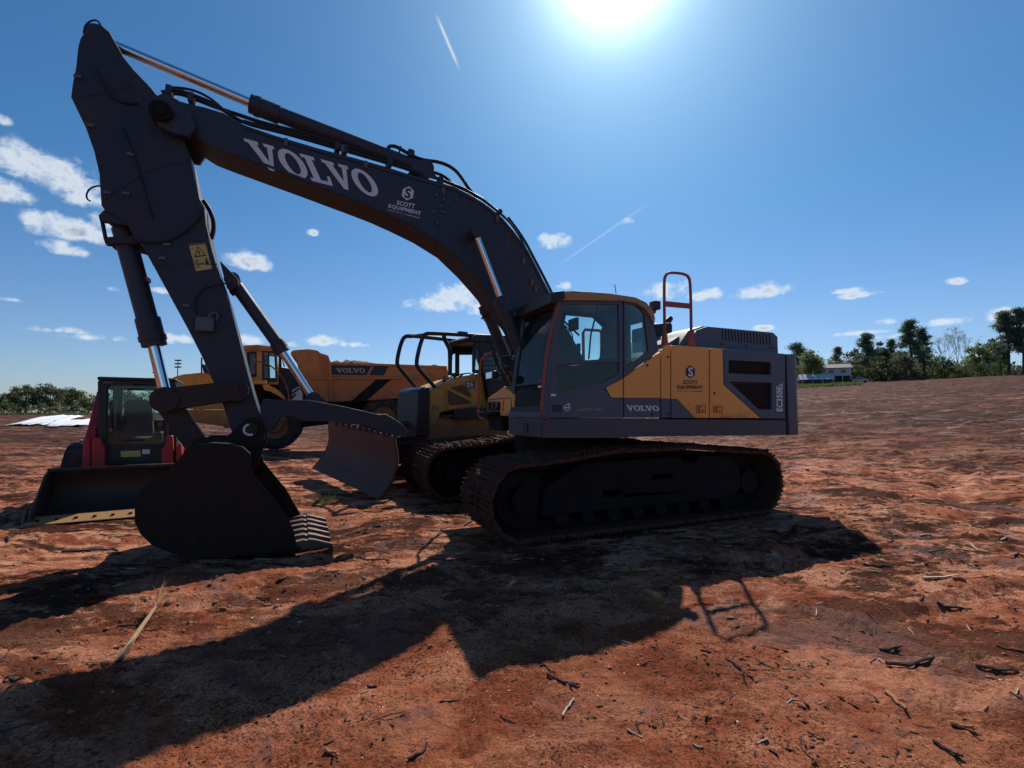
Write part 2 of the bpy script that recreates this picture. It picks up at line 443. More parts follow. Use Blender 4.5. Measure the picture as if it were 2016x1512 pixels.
def art_join(parts):
    uv = []; fs = []
    for (u2, f2), (x0, y0, sx, sy) in parts:
        n = len(uv); uv += [(x0 + a * sx, y0 + b * sy) for a, b in u2]; fs += [tuple(n + i for i in f) for f in f2]
    return uv, fs

# ------------------------------------------------------------------ terrain
def vnoise(x, y, seed=0):
    xi = np.floor(x).astype(np.int64); yi = np.floor(y).astype(np.int64)
    fx = x - xi; fy = y - yi
    fx = fx * fx * fx * (fx * (fx * 6 - 15) + 10); fy = fy * fy * fy * (fy * (fy * 6 - 15) + 10)
    def h(a, b):
        n = (a * 374761393 + b * 668265263 + seed * 974711) & 0xffffffff
        n = ((n ^ (n >> 13)) * 1274126177) & 0xffffffff
        n = n ^ (n >> 16)
        return (n & 0xffff) / 65535.0
    a = h(xi, yi); b = h(xi + 1, yi); c = h(xi, yi + 1); d = h(xi + 1, yi + 1)
    return (a + (b - a) * fx) * (1 - fy) + (c + (d - c) * fx) * fy - 0.5
def fbm(x, y, seed, octs=4, gain=.5):
    s = 0; a = 1
    for i in range(octs):
        s = s + a * vnoise(x * 2 ** i + 17.3 * i, y * 2 ** i - 9.1 * i, seed + i * 31); a *= gain
    return s
def sst(x, a, b):
    t = np.clip((x - a) / (b - a), 0, 1); return t * t * (3 - 2 * t)
def base_z(x, y):
    y = y / KF
    r = np.hypot(x, y); az = np.degrees(np.arctan2(x, y))
    k = sst(az, -4, 33) * (1 - sst(az, 100, 150))
    ramp = np.clip((r - 17) / 121, 0, 1)
    z = 9.6 * k * ramp ** 1.12
    z = z - 3.0 * k * sst(r, 150, 260)
    kl = sst(-az, 25, 45) * (1 - sst(-az, 110, 150))
    z = z + kl * .9 * sst(r, 42, 80)
    return z
def relief(x, y, r):
    f1 = sst(r, 160, 40)
    und = fbm(x * .22, y * .22, 3, 3) * .10 * sst(r, 1.5, 9)
    # wash channels: warped, drawn out
    wx = x + 1.3 * vnoise(x * .5, y * .5, 8); wy = y + 1.3 * vnoise(x * .5, y * .5, 9)
    ca, sa = math.cos(.30), math.sin(.30)
    cu = np.where(x > 1.2, 1.0, 0.0)
    u = wx * ca + wy * sa; v = -wx * sa + wy * ca
    ridg = (1 - np.abs(vnoise(u * .55, v * 2.6, 21)) * 2) ** 2
    ridg2 = (1 - np.abs(vnoise(u * 1.4, v * 6.0, 22)) * 2) ** 2
    u2 = wx * .62 - wy * .78; v2 = wx * .78 + wy * .62
    ridg3 = (1 - np.abs(vnoise(u2 * .5, v2 * 2.4, 25)) * 2) ** 2
    right = sst(x, .3, 3.0)
    wash = sst(r, 2.4, 5.5)
    z = und + (ridg * .050 + ridg2 * .028) * (.25 + .75 * wash) * (1 - .6 * right * (1 - sst(r, 5, 9))) * f1
    z = z + ridg3 * .05 * right * sst(r, 2.5, 5) * f1
    # rough broken patches
    rough = sst(fbm(x * .35, y * .5, 40, 3), .0, .30) * sst(r, 2.2, 4.5)
    cl = np.maximum(vnoise(x * 5.5, y * 5.5, 51) + .6 * vnoise(x * 12, y * 12, 52) - .08, 0)
    z = z + cl * (.008 + .050 * rough) * sst(r, 1.0, 3.5) * f1
    z = z + np.abs(vnoise(x * 2.2, y * 3.6, 61)) * .04 * rough * f1
    # wheel and crawler ruts that cross the yard
    for (ax, ay, bx, by, gauge, wob_) in RUTS:
        L_ = math.hypot(bx - ax, by - ay); tx, ty = (bx - ax) / L_, (by - ay) / L_
        s_ = (x - ax) * tx + (y - ay) * ty; d_ = -(x - ax) * ty + (y - ay) * tx + wob_ * np.sin(s_ * .45)
        inl = sst(s_, 0, 1.5) * (1 - sst(s_, L_ - 1.5, L_))
        for off in (0, gauge):
            q_ = np.abs(d_ - off)
            z = z + inl * (-.035 * (1 - sst(q_, .16, .28)) + .022 * np.exp(-((q_ - .34) / .09) ** 2) + .012 * (1 - sst(q_, .18, .25)) * np.sin(s_ * 31))
    # grain and pock marks near the camera
    near = sst(r, 14, 5)
    z = z + (vnoise(x * 26, y * 26, 71) * .016 + vnoise(x * 55, y * 55, 72) * .011) * near
    z = z + np.maximum(vnoise(x * 13, y * 13, 74) - .22, 0) * .05 * near
    # a small gully running towards the camera in the middle foreground
    y = y / KF; gx = -.30 + .06 * np.sin(y * 5) + .16 * (y - 1.6)
    d = (x - gx) / .09
    z = z - .030 * np.exp(-d * d) * sst(y, .8, 1.1) * (1 - sst(y, 2.3, 3.0)) + .016 * np.exp(-((x - gx - .16) / .07) ** 2) * sst(y, .8, 1.1) * (1 - sst(y, 2.3, 3.0))
    y = y * KF
    # far: furrowed slope
    fz = sst(r, 14, 34)
    z = z + fz * (np.abs(vnoise(x * .22, y * .9, 81)) * .22 + vnoise(x * .8, y * 2.0, 82) * .14) * sst(r, 230, 90)
    return z
RUTS = [(3.4, 9.2, 15, 10.6, 1.9, .25), (5.0, 7.2, 16, 15.5, 2.0, .3), (-9, 8.4, -2.6, 6.4, 1.5, .15), (-14, 13.0, 0, 12.2, 2.2, .3), (2.0, 3.1, 7.5, 5.6, 1.4, .12)]
PADS = []                                        # (x, y, radius, target z): worn flat under machines
def ground_z(x, y):
    x = np.asarray(x, float); y = np.asarray(y, float)
    r = np.hypot(x, y)
    b = base_z(x, y); z = b + relief(x, y, r) - .045
    for (px_, py_, rad, tz) in PADS:
        w = 1 - sst(np.hypot(x - px_, y - py_), rad * .55, rad)
        z = z * (1 - w) + (tz + (z - b) * .35) * w
    return z
PADS += [(-4.35, 4.75, 1.3, -.09), (-2.9, 4.9, 1.2, -.10), (-.1, 4.7, 1.3, -.02), (1.6, 5.4, 1.6, -.02), (3.4, 6.2, 1.5, -.02), (-1.0, 6.9, 1.3, -.02), (.9, 8.0, 1.7, -.02),
         (-5.4, 5.8, 1.3, -.02), (-6.2, 7.6, 1.6, -.02), (-3.0, 7.8, 1.5, -.03), (-1.0, 9.6, 2.2, -.02), (-9.2, 15.2, 2.4, -.05), (-5.0, 16.8, 2.6, -.05), (.15, 0, .8, -.0)]
PADS = [(a, b * KF, c * 1.12, d) for a, b, c, d in PADS]
def zq(x, y): return float(ground_z(np.array([x]), np.array([y]))[0])

def build_ground():
    rs = [0.25]
    while rs[-1] < 36: rs.append(rs[-1] * 1.0088 + .0012)
    while rs[-1] < 2200: rs.append(rs[-1] * 1.028)
    rs = np.array(rs)
    az = np.concatenate([np.arange(-58, 58.001, .165), np.arange(60, 302, 4.0)])
    na, nr = len(az), len(rs)
    A, RR = np.meshgrid(np.radians(az), rs)
    X = RR * np.sin(A); Y = RR * np.cos(A)
    Z = ground_z(X.ravel(), Y.ravel())
    V = np.column_stack([X.ravel(), Y.ravel(), Z])
    V = np.vstack([V, [[0, 0, float(Z[:na].mean())]]])
    i = np.arange(nr - 1)[:, None] * na; j = np.arange(na)[None, :]; j2 = (j + 1) % na
    q = np.stack([i + j, i + na + j, i + na + j2, i + j2], axis=-1).reshape(-1, 4)
    tri = np.column_stack([np.full(na, nr * na), np.arange(na), (np.arange(na) + 1) % na])
    me = bpy.data.meshes.new('ground')
    nq, nt = len(q), len(tri)
    me.vertices.add(len(V)); me.vertices.foreach_set('co', V.ravel().astype(np.float32))
    me.loops.add(nq * 4 + nt * 3)
    me.loops.foreach_set('vertex_index', np.concatenate([q.ravel(), tri.ravel()]).astype(np.int32))
    me.polygons.add(nq + nt)
    me.polygons.foreach_set('loop_start', np.concatenate([np.arange(nq) * 4, nq * 4 + np.arange(nt) * 3]).astype(np.int32))
    me.update(calc_edges=True)
    me.polygons.foreach_set('use_smooth', np.ones(nq + nt, bool))
    me.flip_normals() if me.polygons[0].normal.z < 0 else None
    me.materials.append(clay_material())
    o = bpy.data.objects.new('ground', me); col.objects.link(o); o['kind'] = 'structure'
    return o

def clay_material():
    m = newmat('red_clay'); out = N(m, 'ShaderNodeOutputMaterial'); p = N(m, 'ShaderNodeBsdfPrincipled'); L(m, p.outputs[0], out.inputs[0])
    g = N(m, 'ShaderNodeNewGeometry')
    def noise(scale, det=6, rough=.6, sc=(1, 1, 1), dist=0):
        mpn = N(m, 'ShaderNodeMapping'); mpn.inputs['Scale'].default_value = sc; L(m, g.outputs['Position'], mpn.inputs[0])
        n = N(m, 'ShaderNodeTexNoise'); n.inputs['Scale'].default_value = scale; n.inputs['Detail'].default_value = det; n.inputs['Roughness'].default_value = rough; n.inputs['Distortion'].default_value = dist
        L(m, mpn.outputs[0], n.inputs['Vector']); return n.outputs[0]
    def mr(v, a, b, c=0., d=1.):
        r = N(m, 'ShaderNodeMapRange'); L(m, v, r.inputs[0]); r.inputs[1].default_value = a; r.inputs[2].default_value = b; r.inputs[3].default_value = c; r.inputs[4].default_value = d; return r.outputs[0]
    def mix(f, a, b, t='MIX'):
        x = N(m, 'ShaderNodeMix', data_type='RGBA', blend_type=t)
        if isinstance(f, float): x.inputs[0].default_value = f
        else: L(m, f, x.inputs[0])
        for i, v in ((6, a), (7, b)):
            if isinstance(v, tuple): x.inputs[i].default_value = (*v, 1)
            else: L(m, v, x.inputs[i])
        return x.outputs[2]
    def math_(op, a, b):
        x = N(m, 'ShaderNodeMath', operation=op)
        for i, v in ((0, a), (1, b)):
            if isinstance(v, (int, float)): x.inputs[i].default_value = v
            else: L(m, v, x.inputs[i])
        return x.outputs[0]
    le = N(m, 'ShaderNodeVectorMath', operation='LENGTH'); L(m, g.outputs['Position'], le.inputs[0]); dist_ = le.outputs['Value']
    def add(a, b): return math_('ADD', a, b)
    def mul(a, b): return math_('MULTIPLY', a, b)
    def ridge(v, w):                              # thin winding lines where a noise crosses its middle
        return mr(math_('ABSOLUTE', math_('SUBTRACT', v, .5), 0), 0, w, 1, 0)
    big = noise(.30, 5, .6)
    mid = noise(1.7, 8, .68, (1, 1.25, 1), .5)
    fine = noise(62, 4, .72)
    vfine = noise(170, 3, .7)
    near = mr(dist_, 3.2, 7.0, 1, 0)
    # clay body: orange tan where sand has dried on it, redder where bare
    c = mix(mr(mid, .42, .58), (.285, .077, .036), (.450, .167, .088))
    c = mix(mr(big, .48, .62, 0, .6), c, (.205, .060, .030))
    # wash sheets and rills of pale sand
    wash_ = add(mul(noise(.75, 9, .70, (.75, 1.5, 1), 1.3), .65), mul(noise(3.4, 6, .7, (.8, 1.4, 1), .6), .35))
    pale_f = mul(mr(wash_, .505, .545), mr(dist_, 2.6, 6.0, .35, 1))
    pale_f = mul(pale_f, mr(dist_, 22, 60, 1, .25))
    c = mix(mul(pale_f, .9), c, (.64, .290, .170))
    vein = mul(ridge(noise(.55, 7, .62, (.8, 1.6, 1), .9), .018), mr(dist_, 3.5, 6, 0, 1))
    c = mix(mul(vein, .8), c, (.68, .37, .25))
    # dark litter: rough organic soil in patches, streaked
    lit_ = add(mul(noise(.62, 7, .70, (.8, 1.5, 1), .8), .6), mul(noise(5.0, 7, .75, (.7, 1.6, 1), .4), .4))
    lit_f = mul(mr(lit_, .507, .545), mr(dist_, 2.8, 5.5, .15, 1))
    c = mix(mul(lit_f, .92), c, (.055, .021, .015))
    # smooth damp silt
    wet = mr(add(mul(noise(.75, 5, .55, (1, 1.2, 1), 1.4), .8), mul(noise(9, 4, .6), .2)), .565, .600, 0, .85)
    c = mix(wet, c, (.150, .038, .019))
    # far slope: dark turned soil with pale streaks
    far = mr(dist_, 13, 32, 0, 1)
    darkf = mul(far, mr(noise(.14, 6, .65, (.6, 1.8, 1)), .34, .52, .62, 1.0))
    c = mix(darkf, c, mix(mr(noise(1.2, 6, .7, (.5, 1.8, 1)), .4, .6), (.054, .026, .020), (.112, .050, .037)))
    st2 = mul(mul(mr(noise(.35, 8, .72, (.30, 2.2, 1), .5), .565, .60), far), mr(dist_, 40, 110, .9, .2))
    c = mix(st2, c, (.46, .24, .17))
    # speckle of grit, bark and crumbs
    spk = mr(fine, .515, .560, 0, 1)
    spk = mul(spk, mr(noise(1.3, 4, .6), .36, .60, .30, .92))
    spk = mul(spk, mr(dist_, 3, 14, 1, .35))
    c = mix(mul(spk, math_('SUBTRACT', 1.0, mul(wet, .7))), c, (.075, .024, .014))
    c = mix(mr(vfine, .60, .70, 0, .45), c, (.60, .33, .22))
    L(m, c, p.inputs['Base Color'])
    L(m, mr(fine, .3, .7, .60, .90), p.inputs['Roughness'])
    L(m, mr(wet, 0, .85, .02, .28), p.inputs['Specular IOR Level'])
    h = add(mul(fine, -.55), mul(vfine, .35))
    h = mul(h, mr(wet, 0, .85, 1, .35))
    h2 = add(add(h, mul(noise(11, 6, .68), 1.5)), mul(lit_f, mul(noise(16, 6, .8), 2.6)))
    b = N(m, 'ShaderNodeBump'); b.inputs['Strength'].default_value = 1.0; b.inputs['Distance'].default_value = .026
    L(m, h2, b.inputs['Height'])
    farb = N(m, 'ShaderNodeBump'); farb.inputs['Strength'].default_value = .6; farb.inputs['Distance'].default_value = .25
    L(m, math_('MULTIPLY', noise(1.6, 7, .7, (1, 1.6, 1)), mr(dist_, 12, 40, 0, 1)), farb.inputs['Height'])
    L(m, farb.outputs[0], b.inputs['Normal'])
    L(m, b.outputs[0], p.inputs['Normal'])
    return m
build_ground()

# ------------------------------------------------------------------ vegetation
def leafmat(name, c1, c2, trans=.35):
    m = newmat(name); out = N(m, 'ShaderNodeOutputMaterial')
    d = N(m, 'ShaderNodeBsdfDiffuse'); t = N(m, 'ShaderNodeBsdfTranslucent'); mxs = N(m, 'ShaderNodeMixShader'); mxs.inputs[0].default_value = trans
    g = N(m, 'ShaderNodeNewGeometry'); n = N(m, 'ShaderNodeTexNoise'); n.inputs['Scale'].default_value = .5; n.inputs['Detail'].default_value = 4
    L(m, g.outputs['Position'], n.inputs['Vector'])
    r = N(m, 'ShaderNodeMapRange'); L(m, n.outputs[0], r.inputs[0]); r.inputs[1].default_value = .38; r.inputs[2].default_value = .62
    x = N(m, 'ShaderNodeMix', data_type='RGBA'); L(m, r.outputs[0], x.inputs[0]); x.inputs[6].default_value = (*c1, 1); x.inputs[7].default_value = (*c2, 1)
    L(m, x.outputs[2], d.inputs[0]); L(m, x.outputs[2], t.inputs[0])
    L(m, d.outputs[0], mxs.inputs[1]); L(m, t.outputs[0], mxs.inputs[2]); L(m, mxs.outputs[0], out.inputs[0]); return m
LEAF_DARK = leafmat('pine_needles', (.13, .18, .13), (.18, .23, .155), .45)
LEAF_MID = leafmat('tree_leaves', (.085, .125, .055), (.14, .18, .075), .40)
LEAF_LIGHT = leafmat('spring_leaves', (.17, .22, .085), (.26, .30, .13), .48)
LEAF_OLIVE = leafmat('olive_leaves', (.11, .13, .075), (.175, .19, .105), .40)
TWIG = leafmat('bare_twigs', (.22, .20, .19), (.30, .26, .23), .2)
BARK = paint('bark', (.085, .065, .052), .9, mud=0, bump=.4, var=.3)
GRASSM = leafmat('grass_blades', (.11, .13, .055), (.17, .18, .08), .4)

def leaf_quads(centres, radii, counts, size, flat=1.0):
    """leaf-sized faces scattered through clumps, most of them near each clump's skin"""
    P = []; S = []
    for c, r, n in zip(centres, radii, counts):
        d = rng.normal(size=(n, 3)); d /= np.linalg.norm(d, axis=1)[:, None] + 1e-9
        k = rng.random(n) ** .45
        P.append(np.array(c) + d * k[:, None] * np.array([r, r, r * flat]) * (1 + .25 * rng.normal(size=(n, 1))))
        S.append(size * (0.55 + .9 * rng.random(n)))
    P = np.vstack(P); S = np.concatenate(S); n = len(P)
    a = rng.normal(size=(n, 3)); a /= np.linalg.norm(a, axis=1)[:, None]
    b = np.cross(a, rng.normal(size=(n, 3))); b /= np.linalg.norm(b, axis=1)[:, None]
    a *= S[:, None] * .5; b *= S[:, None] * .34
    V = np.stack([P - a, P + b, P + a, P - b], axis=1).reshape(-1, 3)
    return V
def quad_mesh(name, V, m):
    me = bpy.data.meshes.new(name); n = len(V) // 4
    me.vertices.add(len(V)); me.vertices.foreach_set('co', V.ravel().astype(np.float32))
    me.loops.add(n * 4); me.loops.foreach_set('vertex_index', np.arange(n * 4, dtype=np.int32))
    me.polygons.add(n); me.polygons.foreach_set('loop_start', np.arange(n, dtype=np.int32) * 4)
    me.update(calc_edges=True); me.materials.append(m); return me
def tree(name, kind, px, dist, top_py, width_px, label, cat='tree', group=None, leafm=None, base=None, dense=1.0):
    """px: column in the photo, dist: metres of depth, top_py: row of its top; stands on the terrain"""
    dist = dist * KF
    d = ray(px, 800); x = d.x / d.y * dist; y = dist
    z0 = zq(x, y) - .1 if base is None else base
    dd = ray(px, top_py); ztop = EYE + dd.z / dd.y * dist
    H = ztop - z0; W = width_px / F * dist
    e = bpy.data.objects.new(name, None); col.objects.link(e); e.location = (x, y, z0); e.rotation_euler.z = 0
    tag(e, label, cat, group)
    tb = MB(); cs = []; rs_ = []; ct = []
    rr = .016 * H + .06
    if kind == 'pine':
        tb.tube([(0, 0, 0), (.02 * H, 0, .4 * H), (0, .01 * H, .8 * H), (0, 0, H * .98)], [rr, rr * .8, rr * .45, rr * .12], 7)
        nb = 30
        for i in range(nb):
            t = .34 + .65 * (i / nb) ** .85
            th = random.random() * 6.28; reach = W * .5 * (1.08 - ((t - .34) / .66) ** 1.8) * random.uniform(.45, 1.05)
            zz = t * H; p = Vector((math.cos(th) * reach, math.sin(th) * reach, zz + reach * .12))
            tb.tube([(0, 0, zz - .3), p * .5 + Vector((0, 0, zz * .5 - .1)), p], [rr * .28, rr * .18, rr * .07], 4)
            for q in (1.0, .66, .3):
                cs.append((p.x * q + random.gauss(0, .04) * W, p.y * q + random.gauss(0, .04) * W, zz + reach * .12 * q)); rs_.append(W * random.uniform(.12, .20)); ct.append(int(100 * dense))
        cs.append((0, 0, H * .97)); rs_.append(W * .10); ct.append(int(60 * dense))
        V = leaf_quads(cs, rs_, ct, max(.26, .055 * H * .30), .62); lm = leafm or LEAF_DARK
    elif kind == 'bare':
        V = []; tips = []
        def grow(p, d, l, r, lvl):
            q = p + d * l; mid = (p + q) / 2 + Vector((random.uniform(-.05, .05), random.uniform(-.05, .05), 0)) * l
            tb.tube([p, mid, q], [r, r * .8, r * .6], 4 if lvl > 1 else 6)
            if lvl >= 5: tips.append(q); return
            for _ in range(3 if lvl < 4 else 2):
                nd = (d + Vector((random.gauss(0, .42), random.gauss(0, .42), random.uniform(-.05, .3)))).normalized()
                grow(q if random.random() < .6 else mid.lerp(q, .6), nd, l * random.uniform(.62, .82), r * .58, lvl + 1)
        grow(Vector((0, 0, 0)), Vector((0, 0, 1)), H * .30, rr * .8, 1)
        zt = max(t.z for t in tips); k = H / zt
        tb.v = [(a * min(k, W / H * 1.5), b * min(k, W / H * 1.5), c * k) for a, b, c in tb.v]
        cs = [(t.x * k * .8, t.y * k * .8, t.z * k) for t in tips]; rs_ = [H * .05] * len(cs); ct = [int(7 * dense)] * len(cs)
        V = leaf_quads(cs, rs_, ct, .16, 1.0); lm = leafm or TWIG
    else:
        sh = .16 if kind == 'broad' else .03
        tb.tube([(0, 0, 0), (.01 * H, 0, .3 * H), (0, 0, .75 * H)], [rr, rr * .75, rr * .3], 7)
        for i in range(6 if kind == 'broad' else 3):
            th = i * 1.05 + random.random(); p = (math.cos(th) * W * .33, math.sin(th) * W * .33, H * random.uniform(.5, .8))
            tb.tube([(0, 0, H * .22), (p[0] * .5, p[1] * .5, p[2] * .62), p], [rr * .5, rr * .35, rr * .12], 5)
        n = 26 if kind == 'broad' else 16
        for i in range(n):
            th = random.random() * 6.28; v = random.uniform(-1, 1); s_ = math.sqrt(1 - v * v * .9)
            k = random.uniform(.45, .92)
            cs.append((math.cos(th) * W * .42 * s_ * k, math.sin(th) * W * .42 * s_ * k, H * (sh + (1 - sh) * (.5 + .41 * v * k))))
            rs_.append(min(W, H) * random.uniform(.11, .20)); ct.append(int(85 * dense))
        cs.append((0, 0, H * .9)); rs_.append(min(W, H) * .12); ct.append(int(60 * dense))
        V = leaf_quads(cs, rs_, ct, max(.22, .05 * H), .8); lm = leafm or LEAF_MID
    t_ = tb.build('trunk', BARK, e)
    c_ = bpy.data.objects.new('crown', quad_mesh('crown', V, lm)); col.objects.link(c_); c_.parent = e
    return e
# right-hand tree line (far side of the graded slope), from left to right in the photo
TR = [('pine_tree','pine',1572,118,676,58,'dark pine crown showing behind the counterweight, leftmost of the right tree line',LEAF_DARK,1.2),
 ('leafy_tree','broad',1600,100,687,66,'pale green round spring tree standing left of the white house',LEAF_LIGHT,1.3),
 ('pine_tree','pine',1652,128,683,36,'dark pine whose top rises just behind the white house roof',LEAF_DARK,1.0),
 ('leafy_tree','broad',1690,116,683,56,'olive green leafy tree right behind the white house',LEAF_OLIVE,1.1),
 ('pine_tree','pine',1711,104,656,44,'dark pine with a high round crown on a bare trunk right of the house',LEAF_DARK,1.3),
 ('leafy_tree','broad',1738,112,668,52,'mid green leafy tree between the two tallest pine groups',LEAF_OLIVE,1.1),
 ('pine_tree','pine',1760,116,668,34,'narrow dark pine left of the tallest pine',LEAF_DARK,1.0),
 ('pine_tree','pine',1797,102,630,50,'tallest pine of the middle group with layered horizontal boughs',LEAF_DARK,1.5),
 ('pine_tree','pine',1822,106,646,46,'broad dark pine leaning out right of the tallest one',LEAF_DARK,1.5),
 ('leafy_tree','broad',1776,96,690,58,'low olive thicket tree at the foot of the tall pines',LEAF_OLIVE,1.1),
 ('bush','shrub',1860,98,701,54,'dark green rounded bush tree right of the tall pines',LEAF_MID,1.2),
 ('bare_tree','bare',1864,112,662,44,'bare grey tree with a fine fan of twigs behind the dark bush',TWIG,1.0),
 ('thin_tree','bare',1891,96,645,30,'thin spring tree with a straight trunk and pale new leaves',LEAF_LIGHT,4.0),
 ('thin_tree','bare',1906,104,660,24,'faint thin tree right of the straight spring tree',LEAF_OLIVE,1.6),
 ('leafy_tree','broad',1934,98,672,58,'yellowish green budding tree left of the right edge pines',LEAF_LIGHT,1.0),
 ('leafy_tree','broad',1962,100,662,54,'reddish olive budding tree behind the right edge pines',LEAF_OLIVE,1.0),
 ('pine_tree','pine',1990,86,612,52,'tall pine near the right edge of the photo',LEAF_DARK,1.5),
 ('pine_tree','pine',2020,84,606,56,'pine cut by the right edge of the photo',LEAF_DARK,1.5),
 ('bush','shrub',1722,98,712,38,'low bush at the foot of the high crowned pine',LEAF_MID,.8),
 ('bush','shrub',1905,94,712,46,'low scrub bush under the thin spring trees',LEAF_OLIVE,.8),
 ('bush','shrub',1940,90,706,50,'green scrub bush below the yellowish budding tree',LEAF_MID,.9),
 ('bush','shrub',1975,86,700,46,'dark scrub bush under the right edge pines',LEAF_MID,.9),
 ('leafy_tree','broad',1832,118,676,60,'mid green tree filling the gap behind the broad pine',LEAF_MID,1.0)]
for nm, kd, px, ds, tp, wd, lb, lm, dn in TR:
    tree(nm, kd, px, ds, tp, wd, lb, 'bush' if nm == 'bush' else 'tree', 'trees along the right hand skyline', lm, dense=dn)
# left-hand trees
TL = [('leafy_tree','broad',8,112,773,44,'small tree at the left edge of the photo',LEAF_OLIVE,1.0),
 ('leafy_tree','broad',50,98,757,70,'widest green tree of the left grove',LEAF_OLIVE,1.5),
 ('leafy_tree','broad',98,100,754,66,'tall green tree in the middle of the left grove',LEAF_OLIVE,1.5),
 ('leafy_tree','broad',142,108,762,56,'flat topped tree at the right of the left grove',LEAF_MID,1.3),
 ('leafy_tree','broad',176,104,774,48,'low tree beside the red loader arm',LEAF_OLIVE,1.1),
 ('leafy_tree','broad',232,110,762,76,'tree seen through the upper part of the loader cab',LEAF_OLIVE,1.2),
 ('leafy_tree','broad',296,112,768,70,'tree hidden behind the right half of the loader cab',LEAF_OLIVE,1.0),
 ('bush','shrub',24,92,792,52,'low hedge bush under the left edge tree',LEAF_MID,1.0),
 ('bush','shrub',76,90,790,60,'low bush in front of the widest grove tree',LEAF_MID,1.1),
 ('bush','shrub',126,92,792,56,'low bush below the middle grove tree',LEAF_OLIVE,1.0),
 ('bush','shrub',160,94,796,46,'low bush just left of the loader arm',LEAF_MID,1.0)]
for nm, kd, px, ds, tp, wd, lb, lm, dn in TL:
    tree(nm, kd, px, ds, tp, wd, lb, 'bush' if nm == 'bush' else 'tree', 'trees of the grove on the left', lm, dense=dn)
# far-off wood behind, one mass
def wood(name, p0, p1, d0, hpx, n, lm):
    V = []
    for i in range(n):
        t = random.random(); px = p0 + (p1 - p0) * t; ds = d0 * KF * random.uniform(.96, 1.12)
        d = ray(px, 800); x = d.x / d.y * ds; z = zq(x, ds)
        h = hpx / F * ds * random.uniform(.55, 1.05)
        V.append(leaf_quads([(x, ds, z + h * .30), (x, ds, z + h * .7)], [h * .45, h * .34], [60, 40], h * .10, .9))
    o = bpy.data.objects.new(name, quad_mesh(name, np.vstack(V), lm)); col.objects.link(o); o['kind'] = 'stuff'
    tag(o, 'dim mass of far woodland closing the gaps between the trees', 'woodland')
    return o
w1 = wood('far_woodland', 1545, 2060, 110, 52, 340, LEAF_OLIVE)
w2 = wood('far_woodland', -60, 420, 128, 38, 70, LEAF_OLIVE); w2['label'] = 'dim mass of far woodland behind the grove on the left'
w1['label'] = 'dim mass of far woodland behind the right hand skyline trees'
# strip of grass below the left trees and by the house
def grass_strip(name, px0, px1, d0, d1, n, label):
    V = []
    px = px0 + (px1 - px0) * rng.random(n); ds = (d0 + (d1 - d0) * rng.random(n)) * KF
    x = (px - CX) / F * ds; z = ground_z(x, ds)
    for k in range(n):
        h = .25 + .4 * random.random(); a = random.random() * 3.14; dx, dy = math.cos(a) * .25, math.sin(a) * .25
        V.append([(x[k] - dx, ds[k] - dy, z[k] - .05), (x[k] + dx, ds[k] + dy, z[k] - .05), (x[k] + dx * .4, ds[k], z[k] + h), (x[k] - dx * .5, ds[k], z[k] + h * .8)])
    o = bpy.data.objects.new(name, quad_mesh(name, np.array(V).reshape(-1, 3), GRASSM)); col.objects.link(o)
    tag(o, label, 'grass', kind='stuff')
grass_strip('grass', 1560, 1700, 84, 100, 2600, 'green grass strip in front of the white house')
grass_strip('grass', -60, 330, 86, 100, 2500, 'grass verge along the foot of the left grove')

# ------------------------------------------------------------------ house and sheds
def at(px, dist):
    dist = dist * KF
    d = ray(px, 800); x = d.x / d.y * dist; return x, dist
SIDING = paint('white_siding', (.50, .50, .49), .6, mud=0, bump=.05)
ROOFM = paint('grey_shingle_roof', (.16, .17, .19), .7, mud=0, bump=.2)
METALR = paint('white_metal_roof', (.50, .51, .53), .7, mud=0, bump=0)
WIN = paint('dark_window', (.04, .05, .06), .15, mud=0, bump=0)
x, y = at(1653, 98); z = zq(x, y)
h = Frame(x, y, -24, z).empty('white_house')
tag(h, 'white two storey house with dark open ground floor and grey roof at the wood edge', 'house')
m = MB(); m.box(-2.75, 2.75, 0, 5, 2.0, 4.1); m.build('wall', SIDING, h)
m = MB()
m.box(-2.75, 2.75, .6, 5, 0, 1.98); m.build('lower_wall', paint('ground_floor_shade', (.05, .045, .045), .9, mud=0), h)  # near-black colour paints in the shade of the open ground floor
for q in (-2.6, -.9, .9, 2.6):
    m = MB(); m.box(q - .09, q + .09, .02, .2, 0, 1.99); m.build('post', SIDING, h)
m = MB(); m.prism([(-.5, 4.05), (2.5, 5.2), (5.5, 4.05), (5.5, 3.98), (-.5, 3.98)], -3.1, 3.1, axis='X'); rf = m.build('roof', ROOFM, h)
for q in (-1.5, 1.1):
    m = MB(); m.box(q - .5, q + .5, -.03, .02, 2.75, 3.5); fr_ = m.build('window', WIN, h)
    m = MB()
    m.box(q - .58, q + .58, -.05, -.032, 3.5, 3.58); m.box(q - .58, q + .58, -.05, -.032, 2.67, 2.75); m.box(q - .58, q - .5, -.05, -.032, 2.75, 3.5); m.box(q + .5, q + .58, -.05, -.032, 2.75, 3.5); m.box(q - .03, q + .03, -.05, -.032, 2.75, 3.5)
    m.build('frame', SIDING, fr_)
x, y = at(1611, 97); z = zq(x, y)
h = Frame(x, y, -20, z).empty('metal_roof_shed')
tag(h, 'long low shed with a bright white metal roof left of the white house', 'shed')
m = MB(); m.box(-3.4, 3.6, .5, 4, 0, 1.5); m.build('wall', BARK, h)
m = MB(); m.prism([(0, 1.42), (2.2, 2.9), (4.4, 1.42), (4.4, 1.36), (0, 1.36)], -3.7, 3.8, axis='X'); m.build('roof', METALR, h)
for q in (-3.2, -1, 1.2, 3.4):
    m = MB(); m.box(q - .07, q + .07, .15, .3, 0, 1.4); m.build('post', SIDING, h)
